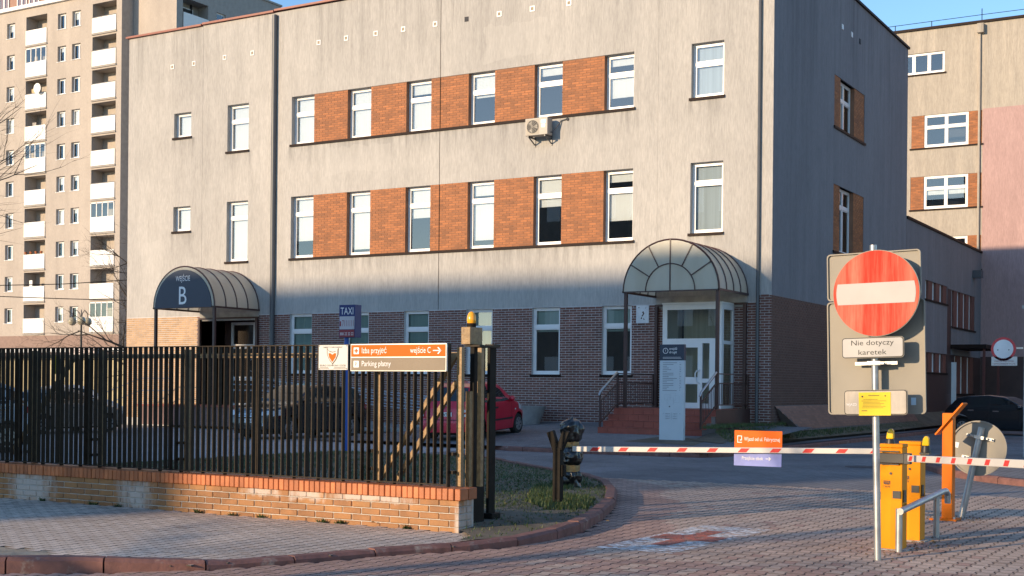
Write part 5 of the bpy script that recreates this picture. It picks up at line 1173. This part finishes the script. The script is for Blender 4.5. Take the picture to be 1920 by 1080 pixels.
# ------------------------------------------------------------------ taxi sign
tx = thing('taxi_sign', 'blue post with a TAXI box sign standing on the lawn edge', 'sign', (-18.87, 24.5, 0))
m_blue = M('blue_paint', (.01,.09,.42), .4, var=.06); m_navy2 = M('taxi_navy', (.02,.03,.14), .4); m_tw = M('taxi_white', (.5,.47,.5), .5); m_tred = M('taxi_red', (.28,.03,.04), .5)
MB().tube([(-18.87,24.5,0), (-18.87,24.5,2.73)], .055, 12).build('post', m_blue, tx, smooth=40)
b_ = MB().box(-19.0, -18.54, 24.38, 24.62, 2.72, 3.48).build('sign_box', m_navy2, tx)
MB().box(-18.985, -18.555, 24.372, 24.379, 2.91, 3.21).build('white_band', m_tw, b_); MB().box(-18.985, -18.555, 24.372, 24.379, 2.73, 2.9).build('red_band', m_tred, b_)
mb = MB(); put_text(mb, 'TAXI', -18.77, 24.37, 3.255, h=.17, wd=.37, align='CENTER'); put_text(mb, '800 22 22 22', -18.77, 24.369, 2.77, h=.07, wd=.39, align='CENTER'); mb.build('white_lettering', m_letter, b_, fix=False)
mb = MB(); put_text(mb, '7111111', -18.74, 24.37, 2.98, h=.15, wd=.33, align='CENTER'); mb.prism(rrect(-18.975,-18.94,2.98,3.1,.012), 'y', 24.367, 24.371); mb.build('phone_number', m_tred, b_, fix=False)

# ------------------------------------------------------------------ no entry sign post
def streaky(name, col, pale):
    m, t, p = newmat(name); p.inputs['Roughness'].default_value = .6; p.inputs['Specular IOR Level'].default_value = .1
    n = noise(t, 9, 5, (1,1,.06), .7); n2 = noise(t, 30, 3, (1,1,.5)); c = ramp(t, n.outputs['Fac'], .4, .8, c4(col), c4(pale)).outputs[0]
    c = mixc(t, .25, c, ramp(t, n2.outputs['Fac'], .3, .7, (.8,.8,.8,1), (1.2,1.2,1.2,1)).outputs[0], 'MULTIPLY'); t.links.new(c, p.inputs['Base Color']); return m
m_nored = streaky('faded_red', (.52,.045,.026), (.64,.25,.17)); m_nowhite = M('sign_face', (.47,.455,.435), .45, spec=.12, var=.05); m_back = M('sign_back', (.27,.25,.215), .5, .1, spec=.12, var=.05, vs=2)
sp = thing('sign_post', 'leaning galvanised post with a big red no entry sign and plates', 'sign', (-3.28, 12.45, 0), world=False); sp.rotation_euler = (0, R(-1.35), 0)
MB().tube([(0,0,-.02), (0,0,2.98)], .033, 14).build('post', m_steel, sp, smooth=40)
def sign_plate(name, P, y0, y1, rim, face, parent=sp):
    b = MB().prism(P, 'y', y0, y1).build(name, rim, parent); return b
ds = MB().prism(disc(.04, 2.516, .408, 64), 'y', -.085, -.065).build('no_entry_disc', m_back, sp)
MB().prism(disc(.04, 2.516, .402, 64), 'y', -.09, -.0855).build('red_face', m_nored, ds)
bar = []
for k in range(9): a = R(-15.5+31*k/8); bar.append((.04+.372*math.cos(a), 2.516+.372*math.sin(a)))
bar += [(.08-a, b) for a, b in bar[::-1]]
MB().prism(bar, 'y', -.094, -.0905).build('white_bar', m_nowhite, ds)
def tplate(name, xc, z0, z1, w_, face):
    o = MB().prism(rrect(xc-w_/2, xc+w_/2, z0, z1, .03), 'y', -.075, -.06).build(name, m_back, sp)
    MB().prism(rrect(xc-w_/2+.004, xc+w_/2-.004, z0+.004, z1-.004, .027), 'y', -.078, -.0755).build('black_edge', m_ink, o)
    MB().prism(rrect(xc-w_/2+.011, xc+w_/2-.011, z0+.011, z1-.011, .022), 'y', -.081, -.0785).build('face', face, o); return o
p1_ = tplate('text_plate', .0, 1.908, 2.105, .585, m_nowhite)
mb = MB(); put_text(mb, 'Nie dotyczy', .0, -.082, 2.03, h=.05, wd=.4, align='CENTER'); put_text(mb, 'karetek', .0, -.082, 1.94, h=.05, wd=.265, align='CENTER'); mb.build('lettering', m_ink, p1_, fix=False)
p2_ = tplate('text_plate', .02, 1.37, 1.608, .595, streaky('weathered_plate', (.55,.49,.41), (.38,.33,.27)))
MB().box(-.135, .165, -.085, -.0825, 1.366, 1.585).build('yellow_notice', M('yellow_paper', (.8,.56,.01), .6, var=.04), p2_)
mb = MB()
put_text(mb, 'WJAZD', -.255, -.082, 1.46, h=.024, wd=.1)
mb.build('faint_lettering', m_letter, p2_, fix=False)
mb = MB(); rnd = random.Random(2)
for k in range(7):
    z_ = 1.515-.013*k; mb.box(-.11+rnd.uniform(0,.02), .13-rnd.uniform(0,.09), -.0865, -.0855, z_, z_+.003)
mb.box(-.045, .06, -.0865, -.0855, 1.552, 1.557); mb.box(-.11,-.055, -.0865, -.0855, 1.408, 1.414); mb.prism(disc(-.1, 1.545, .009, 10), 'y', -.0865, -.0855); mb.prism(disc(.115, 1.55, .007, 10), 'y', -.0865, -.0855)
mb.build('notice_print', m_ink, p2_)
def back_plate(x0, x1, z0, z1):
    o = MB().prism(rrect(x0, x1, z0, z1, .035), 'y', .14, .146).build('rear_sign_back', m_back, sp)
    P = rrect(x0, x1, z0, z1, .035); Q = rrect(x0+.012, x1-.012, z0+.012, z1-.012, .028); mb = MB(); n = len(P)
    for k in range(n): mb.prism([P[k], P[(k+1) % n], Q[(k+1) % n], Q[k]], 'y', .118, .1395)
    mb.build('folded_rim', m_back, o); return o
back_plate(-.485, .41, 2.475, 2.93); o = back_plate(-.49, .44, 1.375, 2.465)
m_stick = M('pale_sticker', (.45,.6,.7), .5)
MB().box(.3, .345, .132, .1385, 1.46, 1.53).build('sticker', m_stick, o); MB().box(.385, .402, .132, .1385, 2.56, 2.63).build('sticker', m_stick, sp)
for z_ in (2.75, 2.28, 1.86, 1.5):
    mb = MB(); mb.box(-.2, .2, .04, .06, z_-.015, z_+.015); mb.box(-.06, .06, -.05, -.036, z_-.018, z_+.018); mb.box(-.06,-.046, -.036, .039, z_-.018, z_+.018); mb.box(.046, .06, -.036, .039, z_-.018, z_+.018)
    for s_ in (-1,1): mb.tube([(s_*.09,.03,z_), (s_*.09,.08,z_)], .01, 6); mb.box(s_*.15-.012, s_*.15+.012, .061, .139, z_-.012, z_+.012)
    mb.box(-.1, .1, -.062, -.0505, z_-.012, z_+.012); mb.build('clamp', m_steel, sp)

# ------------------------------------------------------------------ barriers
m_cab = M('barrier_orange', (.78,.28,.006), .5, spec=.15, var=.05, dirt=((.35,.14,.03), 7, .68)); m_yel = M('yellow_lamp', (.80,.5,.01), .2, var=.05, coat=.4)
m_boom = M('boom_white', (.58,.56,.53), .4, spec=.12, var=.04); m_bred = M('boom_red', (.62,.055,.05), .4, spec=.12, var=.05)
def cabinet(label, x0, x1, y0, y1, h, lampxy, lampz):
    t = thing('barrier_cabinet', label, 'barrier', ((x0+x1)/2, (y0+y1)/2, 0), 'orange barrier cabinets'); c = .035; xm = x0+(x1-x0)*.52
    P = [(x0, y0+c), (xm, y0), (x1, y0+.012), (x1, y1), (x0, y1)]
    b = MB().prism(P, 'z', .0, h-.04).build('body', m_cab, t, bevel=.008)
    MB().prism([(x0-.004, y0+c-.004), (xm, y0-.005), (x1+.004, y0+.008), (x1+.004, y1+.004), (x0-.004, y1+.004)], 'z', h-.039, h).build('lid', m_cab, t, bevel=.008)
    MB().box(xm+.02, x1-.012, y0-.002, y0+.01, .52, .595).build('hatch', m_black_pl, t); MB().box(x1+.001, x1+.014, y0+.05, y0+.12, .48, .6).build('side_latch', m_black_pl, t); MB().box(x0-.012, x0+.012, y0+.03, y0+.07, .5, .58).build('hatch', m_black_pl, t)
    MB().tube([(xm+.0,y0+.002,.77), (xm+.0,y0-.008,.77)], .013, 10).build('lock', m_black_pl, t)
    mb = MB(); cx = (x0+xm)/2+.02; yy = y0+.002-.0
    lg = [(cx-.035,.675), (cx+.035,.66), (cx+.035,.69), (cx-.035,.695)]
    mb.prism([(cx-.035,.695), (cx+.035,.695), (cx+.035,.655), (cx+.022,.66), (cx+.022,.684), (cx-.035,.688)], 'y', yy-.004, yy+.01); mb.prism([(cx-.035,.682), (cx+.016,.678), (cx+.016,.655), (cx-.03,.66)], 'y', yy-.002, yy+.01)
    put_text(mb, 'CAME', cx, yy-.004, .628, h=.02, wd=.07, align='CENTER'); mb.build('logo', M('logo_dark', (.1,.03,.01), .5) if 'logo_dark' not in bpy.data.materials else bpy.data.materials['logo_dark'], t, fix=False)
    lx, ly = lampxy; lb = MB().lathe([(.05,0), (.05,.02), (.04,.07)], (lx,ly,lampz), 14).build('lamp_base', m_black_pl, t, smooth=40)
    MB().prism([(lx-.038,lampz+.071), (lx+.038,lampz+.071), (lx+.036,lampz+.15), (lx+.018,lampz+.178), (lx-.012,lampz+.172), (lx-.028,lampz+.14)], 'y', ly-.03, ly+.03).build('lamp_lens', m_yel, lb, bevel=.012)
    MB().box(x0-.06, x1+.06, y0-.03, y1+.05, -.012, .012).build('foundation', m_concrete, t)
    return t
ca = cabinet('orange barrier cabinet with a black arm bracket beside the sign post', -3.5, -3.27, 13.3, 13.52, 1.066, (-3.42,13.42), 1.04)
mb = MB(); mb.box(-3.52, -3.24, 13.245, 13.295, .875, .975); mb.box(-3.24, -3.17, 13.22, 13.3, .87, .98); mb.build('arm_bracket', m_black_pl, ca, bevel=.006)
for z_ in (.985, .858): MB().box(-3.49, -3.3, 13.28, 13.296, z_, z_+.012).build('bracket_bar', m_black_pl, ca)
cb_ = cabinet('orange barrier cabinet standing behind the bracketed cabinet', -3.53, -3.3, 14.2, 14.44, 1.063, (-3.24,14.18), .95)
MB().box(-3.3, -3.2, 14.15, 14.25, .93, .95).build('lamp_bracket', m_black_pl, cb_)
def boom(label, p, q, marks, w_=.045, h=.062):
    p, q = Vector(p), Vector(q); d = q-p; L = d.length; t = thing('barrier_boom', label, 'barrier boom', p, 'red and white barrier booms', world=False)
    X = d.normalized(); Y = Vector((0,0,1)).cross(X).normalized(); Z = X.cross(Y); t.matrix_world = Matrix(((X.x,Y.x,Z.x,p.x), (X.y,Y.y,Z.y,p.y), (X.z,Y.z,Z.z,p.z), (0,0,0,1)))
    MB().box(0, L, -w_/2, w_/2, -h/2, h/2).build('pole', m_boom, t, bevel=.006)
    s0 = -1 if Y.y > 0 else 1; x = marks[0]
    while x < L-.1:
        for s_ in (-1,1):
            sk = .02*(1 if s0 < 0 else -1)
            MB().prism([(x-sk,-h*.36), (x+.1-sk,-h*.36), (x+.1+sk,h*.36), (x+sk,h*.36)], 'y', s_*(w_/2+.0005), s_*(w_/2+.0025)).build('red_mark', m_bred, t)
        x += marks[1]
    MB().box(L+.001, L+.012, -w_/2, w_/2, -h/2, h/2).build('end_cap', m_black_pl, t); return t, L
boom('long barrier boom lowered across the drive with hanging boards', (-3.5,14.16,.955), (-7.38,14.05,.86), (.2,.37))
boom('barrier boom reaching out from the bracketed cabinet over the exit lane', (-3.18,13.23,.93), (-.7,8.98,1.125), (.06,.42), h=.066)
# boards hung on the long boom
hb = thing('hanging_board', 'orange board reading Wjazd od ul. Fabrycznej above the lowered boom', 'sign', (-5.03, 14.1, .95))
yb = 14.145; ox0, ox1 = -5.36, -4.80
MB().box(ox0, ox1, yb, yb+.006, .9, 1.135).build('board', m_sign_or, hb)
mb = MB(); y = yb-.002; put_text(mb, 'Wjazd od ul. Fabrycznej', ox0+.115, y, 1.02, h=.044, wd=.42)
for q in ((ox0+.035,ox0+.09,1.068,1.076), (ox0+.035,ox0+.043,.996,1.068), (ox0+.043,ox0+.09,.996,1.004), (ox0+.082,ox0+.09,1.028,1.068)): mb.box(q[0], q[1], y-.001, y, q[2], q[3])
mb.add([(ox0+.062,y,1.026), (ox0+.075,y,1.036), (ox0+.075,y,1.016)], [(0,1,2)]); mb.box(ox0+.075, ox0+.09, y-.001, y, 1.022, 1.03)
mb.build('lettering', m_letter, hb, fix=False)
hb = thing('hanging_board', 'pale blue board reading Przejście obok below the lowered boom', 'sign', (-5.03, 14.1, .8))
MB().add([(ox0-.005,yb,.88), (ox1-.005,yb,.88), (ox1-.015,yb+.02,.735), (ox0-.012,yb+.02,.735), (ox0-.005,yb+.006,.88), (ox1-.005,yb+.006,.88), (ox1-.015,yb+.026,.735), (ox0-.012,yb+.026,.735)], [(0,1,2,3), (7,6,5,4), (0,4,5,1), (1,5,6,2), (2,6,7,3), (3,7,4,0)]).build('board', M('pale_blue_board', (.24,.28,.62), .5, var=.12, vs=6), hb)
mb = MB(); z_ = .805; put_text(mb, 'Przejście obok', ox0+.09, yb+.003, z_, h=.04, wd=.25); mb.box(ox0+.37, ox0+.43, yb+.002, yb+.003, z_+.014, z_+.02)
for s_ in (-1,1): mb.add([(ox0+.435,yb+.002,z_+.017), (ox0+.41,yb+.002,z_+.017+s_*.02), (ox0+.404,yb+.002,z_+.017+s_*.015), (ox0+.424,yb+.002,z_+.017)], [(0,1,2,3)])
mb.build('lettering', m_letter, hb, fix=False)
# rest for the boom
rp = thing('boom_rest', 'dark steel boom rest with two splayed arms in the grass', 'barrier post', (-8.1, 15.0, .08))
MB().box(-8.155, -8.045, 14.96, 15.06, .05, .82).build('post', m_black_metal, rp, bevel=.005)
MB().beam((-8.12,15.0,.8), (-8.2,14.98,1.03), .09, .07, upv=(0,1,0)).build('arm', m_black_metal, rp); MB().beam((-8.07,15.0,.8), (-7.985,15.03,1.04), .09, .07, upv=(0,1,0)).build('arm', m_black_metal, rp)
MB().box(-8.044, -8.0, 14.98, 15.05, .45, .6).build('bracket', m_black_metal, rp)
# bagged post
m_bag = M('black_bag', (.008,.008,.009), .28, var=.1, bump=.35, bs=9, spec=.7); m_tape = M('brown_tape', (.34,.21,.08), .25, var=.25, vs=20, bump=.6, bs=25, coat=.5)
bp_ = thing('bagged_post', 'post wrapped in black bin bags and brown tape at the kerb bend', 'bagged post', (-9.35, 17.75, .08))
from mathutils import noise as mnoise
def lump(prof, mat, name, seed, amp):
    P = []                                    # refine the outline, then crumple the film with sharp folds
    for (a, b), (c, d) in zip(prof, prof[1:]):
        for k in range(6): P.append((a+(c-a)*k/6, b+(d-b)*k/6))
    P.append(prof[-1]); mb = MB(); n = 72; mb.lathe(P, (0,0,0), n); rnd = random.Random(seed)
    for i, (x, y, z) in enumerate(mb.v):
        v = Vector((x*9+seed*7, y*9, z*6)); f = abs(mnoise.noise(v))*2.0-.4+.45*abs(mnoise.noise(v*2.6))-.12
        a = math.atan2(y, x); k = 1+amp*(f+.35*math.sin(2*a+seed)); mb.v[i] = (-9.35+x*k, 17.75+y*k, z+.02*amp*mnoise.noise(v*1.7))
    return mb.build(name, mat, bp_, smooth=70)
lump([(.13,.06), (.135,.12), (.145,.19), (.155,.26), (.145,.31), (.13,.33)], m_bag, 'lower_bag', 1, .2); lump([(.13,.32), (.132,.36), (.134,.43)], m_tape, 'tape_band', 2, .03)
lump([(.135,.425), (.17,.47), (.18,.53), (.178,.62), (.15,.67), (.125,.7)], m_bag, 'middle_bag', 3, .2); lump([(.122,.69), (.122,.74), (.124,.78)], m_tape, 'tape_band', 4, .03)
bag_up = lump([(.125,.775), (.155,.81), (.172,.88), (.18,.97), (.17,1.03), (.13,1.09), (.07,1.12), (.03,1.125), (.025,1.15), (.01,1.15)], m_bag, 'upper_bag', 5, .17)
m_tkt = M('ticket_orange', (.74,.17,.008), .5, spec=.15, var=.06, dirt=((.3,.1,.02), 6, .7))
# ticket post with a slanted hood
tp = thing('ticket_post', 'narrow orange steel post with a slanted hood beyond the barriers', 'ticket post', (-3.56, 16.85, 0))
MB().box(-3.63, -3.505, 16.75, 16.92, .02, 1.33).build('column', m_tkt, tp, bevel=.004); MB().box(-3.76, -3.44, 16.68, 16.98, .0, .022).build('base_plate', m_tkt, tp)
MB().prism([(-3.7,1.055), (-3.37,1.45), (-3.385,1.462), (-3.715,1.067)], 'y', 16.7, 16.97).build('hood', m_tkt, tp); MB().prism([(-3.63,1.331), (-3.505,1.331), (-3.505,1.285), (-3.47,1.33)], 'y', 16.76, 16.91) if False else None
for a, b in ((-3.72,16.72), (-3.72,16.94), (-3.47,16.72)): MB().tube([(a,b,.02), (a,b,.05)], .014, 8).build('bolt', m_steel, tp)
# tilted round sign seen from behind
ts = thing('tilted_sign', 'round road sign seen from behind on a bent leaning steel post', 'sign', (-3.5, 17.3, 0), world=False); ts.rotation_euler = (R(-3), R(11), R(0))
MB().tube([(0,0,-.02), (0,0,1.17)], .042, 12).build('post', m_steel, ts, smooth=40)
dk = MB().prism(disc(0, .9, .345, 48), 'y', .075, .083).build('disc_back', m_back, ts); mb = MB(); o_ = disc(0, .9, .352, 48); i_ = disc(0, .9, .335, 48)
for k in range(48): k2 = (k+1) % 48; mb.prism([o_[k], o_[k2], i_[k2], i_[k]], 'y', .05, .0835)
mb.build('rim', m_back, dk); MB().prism(disc(0, .9, .34, 40), 'y', .0836, .086).build('front_face', m_nowhite, dk)
for z_ in (1.04, .76):
    mb = MB(); mb.box(-.17, .17, .045, .07, z_-.018, z_+.018); mb.box(-.06, .06, -.055, -.043, z_-.02, z_+.02); mb.box(-.06,-.047, -.043, .0445, z_-.02, z_+.02); mb.box(.047, .06, -.043, .0445, z_-.02, z_+.02)
    for x in (-.14,-.09,.09,.14): mb.tube([(x,.0,z_), (x,.046,z_)], .012, 6)
    mb.build('clamp', m_steel, ts)
MB().box(-.3, -.24, .07, .0745, .85, .92).build('sticker', m_letter, ts)
# steel guard rail beside the cabinets
gr = thing('guard_rail', 'short bent steel pipe rail guarding the orange cabinets', 'rail', (-3.29, 13.9, 0))
MB().tube([(-3.27,13.2,0), (-3.27,13.2,.43)], .034, 12).build('upright', m_steel, gr, smooth=40); MB().tube([(-3.25,14.75,0), (-3.25,14.75,.47)], .034, 12).build('upright', m_steel, gr, smooth=40)
MB().tube([(-3.235,13.1,.41), (-3.2,14.78,.5), (-3.19,14.92,.5), (-3.185,14.99,.46), (-3.185,15.0,.36)], .034, 12).build('top_pipe', m_steel, gr, smooth=40)

# ------------------------------------------------------------------ wayfinding totem, planter, far sign
tt = thing('wayfinding_totem', 'tall pale wayfinding totem reading znajdź drogę before the entrance steps', 'sign', (-13.6, 31.4, .26))
m_totem = M('totem_pale', (.55,.60,.64), .5, var=.03); m_tink = M('totem_ink', (.1,.12,.16), .6); x0, x1, y0 = -13.95, -13.27, 31.35
MB().box(x0, x1, y0, y0+.12, .2, 2.33).build('body', m_totem, tt, bevel=.008); MB().box(x0-.002, x1+.002, y0-.003, y0+.123, 2.331, 2.745).build('header', m_navy, tt, bevel=.006)
mb = MB(); y = y0-.006; put_text(mb, 'znajdź', x0+.27, y, 2.605, h=.065, wd=.22); put_text(mb, 'drogę', x0+.27, y, 2.515, h=.065, wd=.21)
o_ = disc(x0+.165, 2.58, .075, 24); i_ = disc(x0+.165, 2.58, .062, 24)
for k in range(24): k2 = (k+1) % 24; mb.add([(o_[k][0],y,o_[k][1]), (o_[k2][0],y,o_[k2][1]), (i_[k2][0],y,i_[k2][1]), (i_[k][0],y,i_[k][1])], [(0,1,2,3)])
put_text(mb, '?', x0+.165, y, 2.547, h=.07, align='CENTER')
for k, w_ in enumerate((.5,.52)): mb.box(x0+.09, x0+.09+w_, y-.001, y, 2.41-.03*k, 2.417-.03*k)
mb.build('header_lettering', m_letter, tt, fix=False)
mb = MB(); rnd = random.Random(6); y = y0-.003
for k in range(17): z_ = 2.265-.045*k; mb.box(x0+.09, x0+.09+rnd.choice((.12,.17,.24,.3,.4)), y-.001, y, z_, z_+.011); mb.box(x1-.12, x1-.12+rnd.choice((.02,.04)), y-.001, y, z_, z_+.011)
for k in range(3):
    z_ = .94-.06*k; put_text(mb, 'wejście '+'BAF'[k], x0+.3, y, z_, h=.028, wd=.13, align='RIGHT'); put_text(mb, 'wejście '+'ECD'[k], x0+.38, y, z_, h=.028, wd=.13)
put_text(mb, '←', x0+.1, y, .94, h=.03); put_text(mb, '→', x0+.56, y, .94, h=.03); mb.box(x0+.338, x0+.342, y-.001, y, .8, .98)
mb.box(x0+.27, x0+.31, y-.001, y, 1.12, 1.155); mb.build('directory_print', m_tink, tt, fix=False)
mb = MB()
for q in ((.15,.3,1.3,1.45), (.22,.4,1.2,1.36), (.32,.46,1.3,1.48), (.4,.56,1.24,1.42)):
    a, b, c, d = q; 
    for e in ((a,b,c,c+.004), (a,b,d,d+.004), (a,a+.004,c+.0045,d-.0005), (b-.004,b,c+.0045,d-.0005)): mb.box(x0+e[0], x0+e[1], y-.001, y, e[2], e[3])
mb.build('map_print', M('map_grey', (.4,.44,.47), .6), tt)
pl = thing('concrete_planter', 'weathered round concrete planter bowl against the brick wall', 'planter', (-20.3, 35.6, .4))
MB().lathe([(.36,.3), (.38,.36), (.5,.7), (.6,.98), (.62,1.02), (.57,1.02), (.52,.9), (.05,.88)], (-20.3,35.5,0), 24).build('bowl', m_concrete, pl, smooth=40)
MB().lathe([(.5,.885), (.3,.93), (.02,.95)], (-20.3,35.5,0), 16).build('soil', m_soil, pl)
fp = thing('concrete_pillar', 'square weathered concrete pillar at the footway edge', 'pillar', (-4.85, 31.9, .1))
MB().box(-5.08, -4.6, 31.7, 32.1, .05, 3.5).build('shaft', m_concrete, fp, bevel=.015); MB().box(-5.12, -4.56, 31.66, 32.14, 3.501, 3.58).build('cap', m_concrete, fp)
rs = thing('prohibition_sign', 'round white sign with a red ring and text plate hung on the pillar', 'sign', (-5.5, 31.6, 2.2))
b_ = MB().prism(disc(-5.5, 2.58, .272, 40), 'y', 31.58, 31.595).build('disc', M('ring_red', (.5,.02,.04), .4), rs); MB().prism(disc(-5.5, 2.58, .215, 36), 'y', 31.572, 31.579).build('white_field', M('field_white', (.7,.72,.74), .5), b_)
mb = MB()
for x in (-5.62,-5.38): mb.prism(disc(x, 2.56, .014, 10), 'y', 31.566, 31.571)
mb.build('bolts', m_ink, b_)
b_ = MB().box(-5.76, -5.2, 31.58, 31.592, 2.2, 2.405).build('text_plate', m_sign_w, rs); mb = MB()
for k, s_ in enumerate(('NIE DOTYCZY', 'KARETEK POGOTOWIA', 'I SAMOCHODÓW W.S.P.R.')): put_text(mb, s_, -5.48, 31.577, 2.345-.06*k, h=.035, wd=(.26,.42,.5)[k], align='CENTER')
mb.build('lettering', M('plate_maroon', (.2,.03,.05), .6), b_, fix=False); MB().box(-5.25, -5.08, 31.6, 31.64, 2.58, 2.62).build('arm', m_steel, rs)
# grit, leaves and litter around the cabinets
rnd = random.Random(17); m_leaf = M('dry_leaf', (.16,.1,.04), .9, var=.3, vs=20)
mb = MB()
for k in range(420):
    if k < 200: x, y = rnd.gauss(-3.35,.25), rnd.gauss(13.7,.55)
    elif k < 300: x, y = rnd.gauss(-8.2,.7), rnd.gauss(12.9,.5)
    else: x, y = rnd.gauss(-3.55,.3), rnd.gauss(17.0,.25)
    s_ = rnd.uniform(.008,.03); a = rnd.uniform(0,6.28); z_ = .095 if (k >= 200 and k < 300) else .006
    mb.add([(x+s_*math.cos(a), y+s_*math.sin(a), z_), (x+s_*.5*math.cos(a+1.8), y+s_*.5*math.sin(a+1.8), z_+s_*.4), (x-s_*math.cos(a), y-s_*math.sin(a), z_+.003), (x+s_*.5*math.cos(a-1.8), y+s_*.5*math.sin(a-1.8), z_)], [(0,1,2,3)])
o = stuff(mb.build('leaf_litter', m_leaf)); tag(o, 'dry leaf crumbs and grit around posts and cabinets', 'leaf litter')
